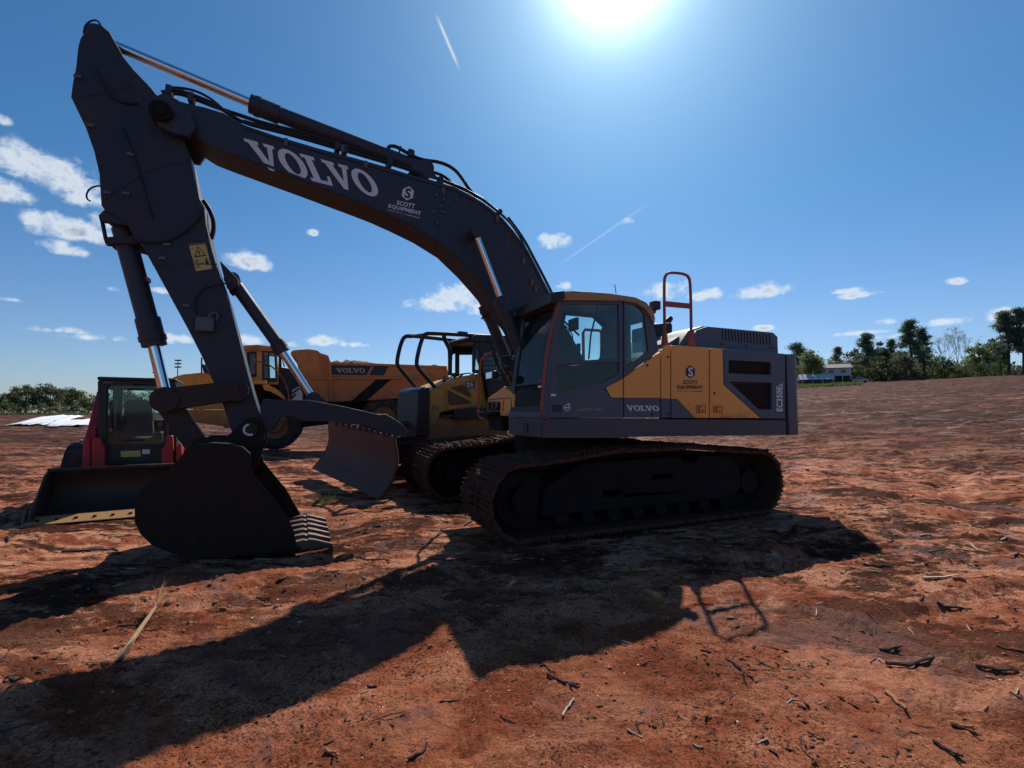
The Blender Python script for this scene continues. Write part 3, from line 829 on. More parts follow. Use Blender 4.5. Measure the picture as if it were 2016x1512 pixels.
for px, ds, w, hh, c, lb in ((1694, 96, 1.7, 1.3, METALR, 'white parked pickup seen small right of the house'), (1679, 97, 1.6, 1.2, BLACK, 'dark parked car seen small beside the house')):
    x, y = at(px, ds); z = zq(x, y); e = Frame(x, y, -24, z).empty('parked_car'); tag(e, lb, 'car')
    m = MB(); m.prism([(-w, .35), (-w, .8), (-.6 * w, .9), (-.35 * w, hh), (.35 * w, hh), (.6 * w, .88), (w, .82), (w, .35)], -.8, .8); m.build('body', c, e, .05)
    m = MB(); m.prism([(-.5 * w, .92), (-.32 * w, hh - .08), (.3 * w, hh - .08), (.5 * w, .92)], -.82, -.803); m.build('window', WIN, e)
    for q in (-.62 * w, .62 * w):
        for t in (-.8, .62):
            m = MB(); m.cyl((q, t, .32), (q, t + .18, .32), .32, 14); m.build('wheel', RUBBER, e)
# distant lattice mast and sports lights
x, y = at(1576, 300); e = Frame(x, y, 0, zq(x, y)).empty('lattice_mast'); tag(e, 'thin far communication mast above the trees behind the counterweight', 'mast')
zt = EYE + ray(1576, 677).z / ray(1576, 677).y * 300 * KF - zq(x, y)
m = MB(); m.tube([(0, 0, 0), (0, 0, zt)], [.35, .22], 6); m.build('pole', BLACK, e)
m = MB(); m.tube([(-2.2, 0, zt - 2.2), (0, 0, zt - 2.8), (2.2, 0, zt - 2.2)], .25, 5); m.tube([(-2.0, 0, zt - .6), (2.0, 0, zt - .6)], .28, 5)
for q in (-2, -.7, .7, 2): m.tube([(q, 0, zt - 1.8), (q, 0, zt)], .22, 5)
m.build('antenna_frame', BLACK, e)
for px, tp, ds, k, lb in ((303, 720, 190, .8, 'shorter sports light pole seen just right of the loader cab'), (347, 708, 170, 1.0, 'taller sports light pole left of the excavator arm')):
    x, y = at(px, ds); z = zq(x, y); e = Frame(x, y, 0, z).empty('floodlight_pole'); tag(e, lb, 'light pole', 'sports light poles')
    zt = EYE + ray(px, tp).z / ray(px, tp).y * ds * KF - z
    m = MB(); m.tube([(0, 0, 0), (0, 0, zt)], [.28, .16], 6); m.build('pole', BLACK, e)
    for i in range(3):
        zz = zt - .3 - i * 1.5
        m = MB(); m.box(-1.3 + .2 * i, 1.3 - .2 * i, -.06, .06, zz - .07, zz + .07); bar = m.build('crossbar', BLACK, e)
        for q in (-1.1, -.4, .4, 1.1):
            m = MB(); m.prism([(q - .28, zz - .28), (q + .22, zz - .36), (q + .30, zz + .22), (q - .2, zz + .3)], -.3, .25); m.build('floodlight', BLACK, bar)
x, y = at(52, 88); z = zq(x, y); m = MB(); m.tube([(0, 0, -.2), (.03, 0, 3.9)], [.13, .09], 7); o = m.build('wooden_pole', BARK); o.location = (x, y, z)
tag(o, 'short wooden post standing in front of the left grove', 'post')
# white sheeting on the ground, left and right
def sheet(name, pix, label, cat, m_, lift=.03):
    pts = [gnd(*p) for p in pix]
    n = 24; mb = MB(); top = []; bot = []
    def edge(a, b, n): return [(a[0] + (b[0] - a[0]) * i / n, a[1] + (b[1] - a[1]) * i / n) for i in range(n + 1)]
    A_ = edge(pts[0], pts[1], n); B_ = edge(pts[3], pts[2], n)
    vs = []; K = 5
    for i in range(n + 1):
        for j in range(K):
            q = j / (K - 1); x_ = A_[i][0] * (1 - q) + B_[i][0] * q; y_ = A_[i][1] * (1 - q) + B_[i][1] * q
            w = .10 * math.sin(i * 1.7 + j) * (0 if 0 < j < K - 1 else 1)
            y_ += w; vs.append((x_, y_, zq(x_, y_) + lift + .03 * abs(math.sin(i * 2.1 + j * 1.3))))
    fs = [(i*K+j, (i+1)*K+j, (i+1)*K+j+1, i*K+j+1) for i in range(n) for j in range(K - 1)]
    mb.add(vs, fs); o = mb.build(name, m_); md = o.modifiers.new('thickness', 'SOLIDIFY'); md.thickness = .015
    tag(o, label, cat); return o
sheet('plastic_sheet', [(2, 847), (86, 845), (166, 834), (120, 832)], 'white plastic sheeting lying on the red clay at the left, outer strip', 'plastic sheet', PALE, .12)
sheet('plastic_sheet', [(88, 846), (260, 842), (260, 838), (112, 839)], 'white plastic sheeting strip nearer the loader, running behind its arm', 'plastic sheet', PALE, .12)
sheet('plastic_sheet', [(1560, 782), (1600, 779), (1616, 774), (1560, 774)], 'pale sheeting strip on the slope right of the counterweight', 'plastic sheet', PALE, 3.0)

# ------------------------------------------------------------------ tracks (shared by excavator, dozer and loader)
def track_path(s0, s1, zc0, r0, zc1, r1, sag=0.0, hump=0.0):
    """closed side-view path of a crawler track from front (s0) to rear (s1)"""
    P = []
    n = 26
    c0 = (s0 + r0, zc0); c1 = (s1 - r1, zc1)
    P += [(c0[0] + (c1[0] - c0[0]) * i / n, (zc0 - r0) + ((zc1 - r1) - (zc0 - r0)) * i / n) for i in range(n)]
    P += [(c1[0] + r1 * math.cos(R(a)), c1[1] + r1 * math.sin(R(a))) for a in range(-90, 90, 9)]
    for i in range(n):
        t = i / n
        P.append((c1[0] + (c0[0] - c1[0]) * t, (zc1 + r1) + ((zc0 + r0) - (zc1 + r1)) * t + hump * math.sin(math.pi * t) - sag * abs(math.sin(3 * math.pi * t))))
    P += [(c0[0] + r0 * math.cos(R(a)), c0[1] + r0 * math.sin(R(a))) for a in range(90, 270, 9)]
    return P
def resample(P, step):
    P = [Vector((a, b)) for a, b in P]; P.append(P[0])
    seg = [(P[i + 1] - P[i]).length for i in range(len(P) - 1)]; tot = sum(seg); n = round(tot / step); out = []
    for k in range(n):
        d = tot * k / n; i = 0
        while d > seg[i] and i < len(seg) - 1: d -= seg[i]; i += 1
        tdir = (P[i + 1] - P[i]).normalized(); out.append((P[i] + tdir * d, tdir))
    return out
def make_track(root, loc, rot, P, width, pitch, mat, name='crawler_track', grouser=.035, thick=.03):
    """belt of links with every shoe its own object; Y=0 is the belt's near edge, Y=width its far edge"""
    smp = resample(P, pitch); n = len(smp)
    mb = MB(); ins = [(p.x - t.y * -.045, p.y + t.x * .045) for p, t in smp]; ins2 = [(p.x + t.y * -.13, p.y + t.x * .13) for p, t in smp]
    c = width / 2
    for a_, b_ in ((c - .13, c - .07), (c + .07, c + .13)):
        vs = []
        for q, w in zip(ins, ins2): vs += [(q[0], a_, q[1]), (q[0], b_, q[1]), (w[0], b_, w[1]), (w[0], a_, w[1])]
        fs = [(i*4+k, i*4+(k+1)%4, ((i+1)%n)*4+(k+1)%4, ((i+1)%n)*4+k) for i in range(n) for k in range(4)]
        mb.add(vs, fs)
    belt = mb.build(name, BLACKM, root); belt.location = loc; belt.rotation_euler.z = rot
    variants = []
    for v in range(6):
        s_ = MB(); hw = pitch * .49
        prof = [(-hw, -thick), (hw, -thick), (hw, 0), (hw * .55, .004), (hw * .50, grouser), (hw * .38, grouser), (hw * .33, .004), (-hw * .1, .004), (-hw * .15, grouser * .8), (-hw * .27, grouser * .8), (-hw * .32, .004), (-hw * .72, .004), (-hw * .77, grouser * .8), (-hw * .9, grouser * .8), (-hw, 0)]
        K = 7
        # uneven, mud-caked shoe: cross-section repeated across the width with jitter
        for k in range(K):
            y = width * k / (K - 1)
            s_.v += [(x_ + random.gauss(0, .004), y + (random.uniform(-.012, .012) if k in (0, K - 1) else 0), z_ + (abs(random.gauss(0, .012)) if z_ >= 0 else 0)) for x_, z_ in prof]
        m_ = len(prof)
        for k in range(K - 1):
            for i in range(m_):
                j = (i + 1) % m_; s_.f.append((k*m_+i, k*m_+j, (k+1)*m_+j, (k+1)*m_+i))
        for base_, rev in ((0, 0), ((K - 1) * m_, 1)):
            tr_ = tessellate_polygon([[Vector((a_, b_, 0)) for a_, b_ in prof]])
            s_.f += [tuple(base_ + i for i in (reversed(t_) if rev else t_)) for t_ in tr_]
        variants.append(s_.mesh('track_shoe', mat, 30))
    for i, (p, t) in enumerate(smp):
        o = bpy.data.objects.new('track_shoe', variants[random.randrange(6)]); col.objects.link(o); o.parent = belt
        o.location = (p.x, 0, p.y)
        # path runs anticlockwise (rearwards along the ground); outward normal is (t.y, -t.x)
        o.rotation_euler = (0, -math.atan2(t.y, t.x) + math.pi, 0)
    return belt

# ------------------------------------------------------------------ EXCAVATOR
X = Frame(-0.82, 6.913, 24.0)
ex = X.empty('excavator')
tag(ex, 'large grey and yellow crawler excavator with its bucket and thumb resting on red clay', 'excavator')
T = -1.5                                       # plane of the left-hand side panels
def xp(poly, t=T): return X.pts(poly, t)
def plate(name, poly, mat, parent=ex, t0=T, t1=None, holes=(), tp=None, bevel=0, label=None):
    t1 = t0 + .05 if t1 is None else t1
    tp = t0 if tp is None else tp
    m = MB(); m.prism(xp(poly, tp), t0, t1, [xp(h, tp) for h in holes]); return m.build(name, mat, parent, bevel, label)

# undercarriage
ua = R(0.0)
fx, fy = -.234, 5.314                            # near front corner of the near track, world
U0 = Matrix.Rotation(-X.a, 4, 'Z') @ Matrix.Translation((-X.o[0], -X.o[1], 0))
def uc(dt):                                     # local position of a track's near front corner
    a = X.a + ua
    return U0 @ Vector((fx - math.sin(a) * dt, fy + math.cos(a) * dt, 0))
TW, GAUGE, TL = .95, 2.88, 4.68
for dt, lb in ((0, 'near side'), (GAUGE, 'far side')):
    P = track_path(0, TL, .47, .43, .48, .44, sag=.02, hump=.13)
    belt = make_track(ex, uc(dt), ua, P, TW, .205, TRACK)
    m = MB()
    # side frame with slots, idler, sprocket and rollers inside the belt
    m.prism([(.72, .26), (3.85, .26), (4.02, .40), (4.0, .70), (3.85, .86), (3.22, .89), (3.12, .80), (2.96, .80), (2.86, .90), (1.3, .86), (.76, .60)], .16, TW - .16, [[(2.35, .60), (2.75, .60), (2.68, .66), (2.42, .66)], [(1.6, .42), (1.9, .42), (1.9, .50), (1.6, .50)]])
    fr_ = m.build('track_frame', BLACKM, ex, .02); fr_.location = uc(dt); fr_.rotation_euler.z = ua
    for nm, cxx, r_, w_ in (('idler_wheel', .50, .33, .2), ('drive_sprocket', TL - .50, .33, .12)):
        m = MB(); m.cyl((cxx, TW / 2 - w_, .47), (cxx, TW / 2 + w_, .47), r_, 28); m.cyl((cxx, TW / 2 - .32, .47), (cxx, TW / 2 + .32, .47), .17, 20)
        o = m.build(nm, BLACKM, ex); o.location = uc(dt); o.rotation_euler.z = ua
    for k in range(8):
        m = MB(); q = 1.0 + k * .385; m.cyl((q, .18, .21), (q, TW - .18, .21), .10, 14); o = m.build('track_roller', BLACKM, ex); o.location = uc(dt); o.rotation_euler.z = ua
    for q in (1.55, 2.9):
        m = MB(); m.cyl((q, .25, .84), (q, TW - .25, .84), .07, 12); o = m.build('carrier_roller', BLACKM, ex); o.location = uc(dt); o.rotation_euler.z = ua
m = MB(); m.prism([(.0, .45), (1.4, .45), (1.75, .9), (-.35, .9)], 0, 2.2); o = m.build('lower_frame', BLACKM, ex, .04)
o.location = uc(.75) + Vector((1.85, 0, 0)); o.rotation_euler.z = ua
m = MB(); m.cyl((2.0, .25, .86), (2.0, .25, 1.20), .86, 40); m.build('swing_ring', BLACKM, ex)

# skirt / main deck
plate('deck_skirt', [(1069, 824), (1547, 827), (1547, 856), (1239, 860), (1236, 862), (1069, 862)], SKIRT, t1=-.46, bevel=.02)
plate('deck_skirt', [(1190, 826), (1547, 828), (1547, 854), (1239, 858), (1190, 860)], SKIRT, t0=-.455, t1=1.5, tp=T, bevel=.02)
m = MB(); s0 = X.pt(1069, 862, T)[0]
sk = X.p3(1069, 862, T)
m.box(s0 - .006, s0 + .0, -1.47, -.50, 1.20, 1.40); m.build('front_cover', SKIRT, ex)
m = MB(); q = X.pt(1048, 840, T)[0]; m.box(s0 - .02, s0 - .006, -1.1, -.98, 1.24, 1.36); m.build('tie_down_slot', BLACK, ex)

# core of the upper structure
m = MB(); m.prism(xp([(1302, 822), (1302, 696), (1314, 684), (1424, 691), (1546, 701), (1546, 822)]), T + .06, 1.44); m.build('engine_house', GREY, ex, .02)
m = MB(); m.prism(xp([(1072, 823), (1302, 822), (1302, 800), (1072, 800)]), T + .06, -.47); m.build('deck_floor', BLACK, ex)
# coloured side panels, one object each
plate('side_panel', [(1228.7, 743.5), (1300, 692.5), (1300, 783.5), (1228.7, 783.5)], YEL, bevel=.006, label='yellow panel below the rear cab window')
plate('side_panel', [(1228.7, 784), (1300, 784), (1300, 822.5), (1228.7, 822.5)], GREY, bevel=.004, label='grey lower panel with the white maker lettering')
plate('side_panel', [(1302, 691), (1312.5, 679), (1320, 679.3), (1320, 785), (1302, 785)], YEL, bevel=.006, label='narrow yellow panel in front of the service door')
plate('side_panel', [(1302, 785.5), (1320, 785.5), (1320, 822.5), (1302, 822.5)], GREY, bevel=.004, label='narrow grey lower panel')
sdoor = plate('service_door', [(1322, 679.5), (1396, 685), (1396, 823), (1369, 823), (1333, 785.5), (1322, 785.5)], YEL, bevel=.006, label='yellow service door with the dealer badge')
plate('side_panel', [(1322, 786), (1333, 786), (1368, 823), (1322, 823)], GREY, bevel=.004, label='grey triangular corner panel')
plate('side_panel', [(1398, 685), (1423, 686.7), (1424.5, 757), (1497, 823), (1398, 823)], YEL, bevel=.006, label='yellow rear panel with a slanting edge')
H1 = [(1435, 709), (1518, 713.5), (1518, 738), (1435, 734.5)]
H2 = [(1437, 752), (1520, 753.5), (1520, 806), (1494, 806)]
rp = plate('radiator_panel', [(1424, 686.8), (1546, 696.5), (1546, 824.5), (1499, 824), (1426, 757)], GREY, holes=[H1, H2], bevel=.008)
plate('grille_back', [(1430, 705), (1524, 708), (1524, 810), (1490, 810), (1430, 756)], BLACK, t0=T + .052, t1=T + .058)
for (x0, x1, y0, y1, n) in ((1436, 1517, 712, 737, 6), (1440, 1519, 755, 804, 12)):
    for k in range(n):
        yy = y0 + (y1 - y0) * (k + .5) / n
        xa = x0 if y0 < 740 else max(1437 + (yy - 752) * 1.06, 1437)
        if x1 - xa < 6: continue
        a_ = X.pt(xa, yy - .2, T); b_ = X.pt(x1, yy + 1.2, T)
        m = MB(); m.add([(a_[0], T + .02, a_[1] - .004), (b_[0], T + .02, b_[1] - .004), (b_[0], T + .045, b_[1] + .012), (a_[0], T + .045, a_[1] + .012),
                         (a_[0], T + .024, a_[1] - .010), (b_[0], T + .024, b_[1] - .010), (b_[0], T + .049, b_[1] + .006), (a_[0], T + .049, a_[1] + .006)],
                        [(0,1,2,3), (7,6,5,4), (0,4,5,1), (3,2,6,7), (0,3,7,4), (1,5,6,2)])
        m.build('grille_slat', BLACK, rp, sm=0)
# counterweight, rounded at the rear corners
cw = xp([(1548.5, 697), (1567, 705), (1566.5, 842), (1560, 857), (1548.5, 857)])
z0_, z1_ = cw[4][1], cw[0][1]; sA = cw[0][0]; sB = sA + .34
foot = [(sA, -1.5)] + [(sB - .18 + .18 * math.sin(R(a)), -1.5 + .18 - .18 * math.cos(R(a))) for a in range(0, 91, 10)] + [(sB - .18 + .18 * math.cos(R(a)), 1.5 - .18 + .18 * math.sin(R(a))) for a in range(0, 91, 10)] + [(sA, 1.5)]
m = MB(); m.prism(foot, z0_, z1_, axis='Z'); m.build('counterweight', GREY, ex, .05)


# engine hood with slots
HT = -1.18
hood = plate('engine_hood', [(1336, 690), (1363, 649.5), (1390, 640), (1524, 652.5), (1533, 661), (1534.5, 704)], GREYL, t0=HT + .035, t1=1.1, tp=HT, bevel=.05)
slots = []
for k in range(16):
    xa = 1420.5 + k * 6.15; yt = 648 + k * .72 * .95; yb = 670.5 + k * .62
    slots.append([(xa, yt), (xa + 2.6, yt + .3), (xa + 4.4, yb), (xa + 1.9, yb - .3)])
plate('hood_side', [(1345, 690), (1371, 650), (1392, 643), (1522, 655), (1530.5, 663), (1532, 701)], GREYL, parent=hood, t0=HT, t1=HT + .03, holes=slots, bevel=0)
for px, py in ((1419, 677), (1470, 681), (1515, 684.5), (1522, 685)):
    a_ = X.pt(px, py, HT); m = MB(); m.cyl((a_[0], HT - .012, a_[1]), (a_[0], HT, a_[1]), .014, 10); m.build('bolt', BLACK, hood)
plate('air_intake', [(1318, 676), (1336, 662), (1350, 664), (1345, 684), (1320, 684)], GREYL, t0=-1.0, t1=-.3, bevel=.04)
plate('exhaust_box', [(1290, 637), (1322, 634.5), (1325, 640), (1325, 668), (1322, 690), (1290, 690)], BLACK, t0=-.3, t1=.35, tp=-.3, bevel=.03)
m = MB(); a_ = X.p3(1313, 636, 0); m.tube([a_ - Vector((0, 0, .1)), a_ + Vector((0, 0, .02)), a_ + Vector((.09, 0, .10))], [.07, .07, .05], 14); m.build('exhaust_pipe', BLACK, ex)

# roof access handrail
m = MB(); t_ = -1.40
loop = [(1309, 681), (1308, 620), (1307.5, 556), (1309, 544), (1315, 537.5), (1325, 536.5), (1346, 539), (1355, 544), (1359, 555), (1360.5, 620), (1361, 684)]
m.tube([X.p3(a, b, t_) for a, b in loop], .021, 10, smooth=2); hr = m.build('handrail', RAIL, ex)
a_ = X.pt(1308, 593, t_); b_ = X.pt(1361, 598, t_); m = MB(); m.add([(a_[0], t_ - .012, a_[1]), (b_[0], t_ - .012, b_[1]), (b_[0], t_ - .012, b_[1] - .075), (a_[0], t_ - .012, a_[1] - .075), (a_[0], t_ + .012, a_[1]), (b_[0], t_ + .012, b_[1]), (b_[0], t_ + .012, b_[1] - .075), (a_[0], t_ + .012, a_[1] - .075)], [(0,1,2,3), (7,6,5,4), (0,4,5,1), (1,5,6,2), (2,6,7,3), (3,7,4,0)])
m.build('crossbar', RAIL, hr)
for px, py, w in ((1309, 680, 5), (1361, 684, 6)):
    m = MB(); m.prism([X.pt(px - w, py, t_), X.pt(px - w * .4, py - 28, t_), X.pt(px + w * .4, py - 28, t_), X.pt(px + w, py, t_)], t_ - .02, t_ + .03); m.build('bracket', RAIL, hr)

# ------------------------------------------------------------------ cab
CT0, CT1 = T, -.46
door = plate('cab_door', [(1079, 822.5), (1080, 790), (1084, 740), (1091, 660), (1101, 593), (1226.5, 592), (1226.5, 744), (1191, 764), (1203, 784), (1226.5, 784), (1226.5, 822.5)], GREY, t1=T + .05,
             holes=[[(1110.5, 599), (1219, 599), (1219, 706), (1094.5, 711.5), (1101, 650)], [(1094, 718), (1219, 712.5), (1219, 735), (1186, 753), (1098, 773)]], bevel=.006)
plate('window_glass', [(1109, 597), (1221, 597), (1221, 708), (1093, 713), (1100, 650)], GLASS, door, t0=T + .02, t1=T + .026)
plate('window_glass', [(1092, 717), (1221, 711), (1221, 737), (1187, 755), (1096, 775)], GLASSD, door, t0=T + .02, t1=T + .026)
plate('door_panel', [(1192.5, 763.5), (1226, 745.5), (1226, 783), (1204, 783)], YEL, door, t0=T - .004, t1=T - .0005)
m = MB()
for (px0, px1, py0, py1) in ((1088, 1105, 797, 811),): m.prism(xp([(px0, py0), (px1, py0), (px1, py1), (px0, py1)]), T - .006, T - .001)
m.build('door_handle', BLACK, door)
plate('label_plate', [(1084.5, 775.5), (1094.5, 775.5), (1094.5, 780), (1084.5, 780)], WHITE, door, t0=T - .004, t1=T - .001)
m = MB(); m.tube([X.p3(a, b, T + .12) for a, b in ((1176, 600), (1170, 632), (1163, 660), (1159, 707))], .012, 6); m.build('wiper', BLACK, door)
rw = plate('cab_side', [(1228.7, 592.5), (1256, 596), (1272, 606), (1284, 625), (1290, 650), (1297, 691), (1228.7, 742.5)], GREY, holes=[[(1233, 598), (1258, 601), (1269, 617), (1277, 690), (1233, 722)]], bevel=.006)
plate('window_glass', [(1232, 597), (1259, 600), (1270, 617), (1278, 691), (1232, 724)], GLASS, rw, t0=T + .02, t1=T + .026)
# far side of the cab (toward the boom), with its own openings
_a, _b, _c = X.pt(1079, 822, T), X.pt(1286, 650, T), X.pt(1150, 575, T)
zt_ = _c[1] - .03
_h = [(min(p[0], _b[0] - .05), min(p[1], zt_ - .05)) for p in xp([(1104, 714), (1106, 650), (1112, 620), (1166, 622), (1186, 645), (1194, 682), (1178, 712)], CT1)]
m = MB(); m.prism([(_a[0], _a[1]), (_b[0], _a[1]), (_b[0], zt_ - .1), (_b[0] - .35, zt_), (_a[0] + .25, zt_), (_a[0] + .14, zt_ - .15), (_a[0], _a[1] + .6)], CT1 - .04, CT1, [_h, [(_a[0] + .13, 2.05), (_a[0] + .25, 2.85), (_h[2][0] - .10, 2.88), (_h[0][0] - .10, 1.75), (_a[0] + .1, 1.75)]])
fs_ = m.build('cab_far_side', BLACK, ex)
m = MB(); m.tube([X.p3(a, b, 1.3) for a, b in ((1149, 720), (1148, 655), (1152, 649), (1181, 651), (1184, 656), (1185, 720))], .03, 8); m.build('handrail', RAIL, ex)
# back wall, floor, ceiling lining
q0 = X.pt(1079, 822, T); qb = X.pt(1288, 650, T); qt = X.pt(1101, 592, T)
m = MB(); m.box(q0[0] + .02, qb[0], T + .05, CT1 - .04, q0[1], q0[1] + .08); m.build('cab_floor', BLACK, ex)
m = MB(); bz = q0[1]; m.prism([(T + .05, bz), (CT1 - .04, bz), (CT1 - .04, qb[1] + .25), (T + .05, qb[1] + .25)], qb[0] - .04, qb[0], [[(T + .2, bz + .75), (CT1 - .2, bz + .75), (CT1 - .2, qb[1] + .15), (T + .2, qb[1] + .15)]], axis='X'); m.build('cab_rear_wall', BLACK, ex)
roof = plate('cab_roof', [(1105, 590), (1106, 576), (1110, 574), (1130, 572.5), (1200, 577.5), (1250, 585), (1272, 595), (1287, 612), (1290, 628), (1288, 640), (1281, 622), (1270, 607), (1255, 597), (1228, 592), (1105, 591)], YELR, t0=T - .03, t1=T + .05, tp=T - .03, bevel=.004)
plate('roof_panel', [(1106, 576), (1110, 574), (1130, 572.7), (1200, 577.7), (1250, 585.2), (1272, 595.2), (1287, 612), (1285, 616), (1268, 600), (1246, 590), (1200, 582), (1130, 577), (1108, 580)], YELR, parent=roof, t0=T + .052, t1=CT1 + .02, tp=T - .03)
# windscreen frame: near and far pillars, sill, crossbar, glass
fb = X.pt(1079, 822, T); ft = X.pt(1101, 592, T)
def fpt(k, t, ds=0): return Vector((fb[0] + (ft[0] - fb[0]) * k + ds, t, fb[1] + (ft[1] - fb[1]) * k))
m = MB()
for t in (T + .03, CT1 - .03): m.tube([fpt(0, t, -.03), fpt(.35, t, -.045), fpt(.7, t, -.03), fpt(1, t, 0)], .035, 8)
m.tube([fpt(0, T, -.03), fpt(0, CT1, -.03)], .045, 8); m.tube([fpt(.30, T, -.05), fpt(.30, CT1, -.05)], .020, 6); m.tube([fpt(1, T, 0), fpt(1, CT1, 0)], .05, 8)
wf = m.build('windscreen_frame', GREY, ex)
for k0, k1, mt in ((.055, .29, GLASSN), (.31, .97, GLASSW)):
    m = MB(); a_, b_, c_, d_ = fpt(k0, T + .05, -.045), fpt(k0, CT1 - .05, -.045), fpt(k1, CT1 - .05, -.045 + .04 * k1), fpt(k1, T + .05, -.045 + .04 * k1)
    m.add([a_, b_, c_, d_], [(0, 1, 2, 3)]); m.build('windscreen_glass', mt, wf)
m = MB(); m.box(fb[0] - .075, fb[0] - .02, T, CT1, fb[1] - .01, fb[1] + .07); m.build('sill', GREY, wf, .01)
m = MB(); m.tube([X.p3(a, b, T - .05) for a, b in ((1101, 595), (1094, 618), (1083, 655), (1074, 710), (1068, 770), (1066, 806), (1068, 815), (1076, 820))], .020, 8, smooth=1); m.build('grab_handle', RAIL, ex)
m = MB(); m.prism(xp([(1082, 577), (1108, 573), (1110, 588), (1092, 600), (1083, 597)], T - .02), T - .06, CT1 + .05); m.build('sun_visor', BLACK, ex, .01)
m = MB(); a_ = X.p3(1290, 602, T + .1); m.box(a_.x - .06, a_.x + .05, a_.y - .06, a_.y + .06, a_.z - .06, a_.z + .06); m.box(a_.x - .1, a_.x, a_.y - .02, a_.y + .02, a_.z - .11, a_.z - .05); m.build('work_lamp', BLACK, roof, .01)
m = MB(); m.tube([X.p3(1213, 578, -1.0), X.p3(1210, 560, -1.0)], .006, 5); m.build('antenna', BLACK, roof)
# inside: seat, console, levers, monitor, steering grab
def inbox(name, pa, pb, ta, tb, mat, bev=.03):
    a_ = X.pt(*pa, -1.0); b_ = X.pt(*pb, -1.0); m = MB(); m.box(min(a_[0], b_[0]), max(a_[0], b_[0]), ta, tb, min(a_[1], b_[1]), max(a_[1], b_[1])); return m.build(name, mat, ex, bev)
m = MB(); m.prism([X.pt(*p, -1.0) for p in ((1183, 740), (1228, 740), (1226, 640), (1214, 632), (1200, 640), (1196, 712), (1150, 716), (1150, 734))], -1.20, -.78); m.build('operator_seat', SEATM, ex, .05)
m = MB(); m.prism([X.pt(*p, -1.0) for p in ((1204, 632), (1222, 632), (1222, 610), (1206, 612))], -1.1, -.86); m.build('headrest', SEATM, ex, .03)
for ta, tb in ((-1.40, -1.22), (-.74, -.56)):
    m = MB(); m.prism([X.pt(*p, -1.0) for p in ((1128, 800), (1215, 800), (1215, 712), (1140, 716), (1134, 730))], ta, tb); m.build('console', BLACK, ex, .02)
m = MB(); m.tube([X.p3(1146, 716, -1.3), X.p3(1140, 690, -1.3)], .012, 6); a_ = X.p3(1139, 684, -1.3); m.tube([a_ - Vector((0, 0, .05)), a_ + Vector((0, 0, .05))], .028, 8); m.build('control_lever', BLACK, ex)
m = MB(); m.box(*(lambda a: (a.x - .02, a.x + .03, -.75, -.52, a.z - .09, a.z + .09))(X.p3(1126, 640, -.6))); m.build('monitor', BLACK, ex, .01)
m = MB(); m.tube([X.p3(1112, 640, -.6), X.p3(1126, 655, -.6), X.p3(1128, 672, -.6), X.p3(1120, 680, -.6)], .010, 5, smooth=1); m.tube([X.p3(1110, 632, -.55), X.p3(1140, 660, -.55)], .016, 6); m.build('monitor_arm', BLACK, ex)

# ------------------------------------------------------------------ right front: tool box, lamp, step, handrail, mirror
SF = s0 + .03
def ps(poly, q=SF): return [X.ps(a, b, q) for a, b in poly]
m = MB(); m.prism(ps([(960, 784.5), (991, 761), (1011, 776), (1012, 819), (984, 819), (984, 811), (959, 810)]), SF, SF + .9, axis='X'); tb_ = m.build('tool_box', YEL, ex, .015)
m = MB(); m.tube([X.p3s(961, 787, SF - .004), X.p3s(1005, 783, SF - .004)], .006, 4); m.tube([X.p3s(992, 787, SF - .004), X.p3s(990, 810, SF - .004)], .005, 4); m.build('lid_seam', BLACK, tb_)
m = MB(); m.prism(ps([(964, 791), (985, 791), (985, 808), (964, 808)], SF), SF - .03, SF - .002, axis='X'); lp = m.build('head_lamp', BLACKM, tb_, .008)
m = MB(); m.prism(ps([(950, 811), (984, 811), (984, 817), (950, 817)]), SF - .12, SF + .5, axis='X'); m.prism(ps([(961, 817), (990, 820), (990, 848), (966, 846)]), SF - .02, SF + .4, axis='X'); m.build('step', BLACKM, ex, .01)
m = MB(); m.tube([X.p3s(a, b, SF - .12) for a, b in ((968, 693), (956, 700), (946, 709), (944, 735), (942, 790), (941, 815), (945, 822), (955, 826))], .019, 8, smooth=1); m.build('handrail', RAIL, ex)
m = MB(); c_ = X.p3s(969, 740, SF - .14); m.add(*(lambda vs: (vs, [(0,1,2,3),(7,6,5,4),(0,4,5,1),(1,5,6,2),(2,6,7,3),(3,7,4,0)]))([(c_.x + dx, c_.y + dy, c_.z + dz) for dx in (-.05, .05) for dy, dz in ((-.14, -.05), (.14, -.06), (.14, .06), (-.14, .07))])); m.build('mirror', BLACK, ex, .03)
m = MB(); m.box(c_.x - .054, c_.x - .051, c_.y - .12, c_.y + .12, c_.z - .04, c_.z + .05); m.build('mirror_glass', CHROME, ex)

# ------------------------------------------------------------------ boom
BT = .25
boom_poly = [(318, 232), (312, 205), (322, 190), (345, 196), (368, 203), (400, 210), (440, 222), (480, 245), (520, 260), (564, 273), (632, 293), (700, 311), (760, 328), (804, 342), (850, 354), (893, 367), (925, 382), (953, 399), (990, 429), (1012, 455), (1040, 493), (1062, 535), (1084, 583), (1098, 618), (1122, 655), (1148, 703), (1150, 745), (1120, 758), (1085, 756), (1055, 745),
             (1040, 690), (1014, 640), (975, 592), (948, 560), (920, 528), (878, 487), (829, 456), (779, 431), (740, 413), (700, 397), (575, 349), (450, 302), (415, 288), (378, 264), (340, 256)]
boom = plate('boom', boom_poly, BOOM, t0=-BT, t1=BT, tp=-BT, bevel=.012)
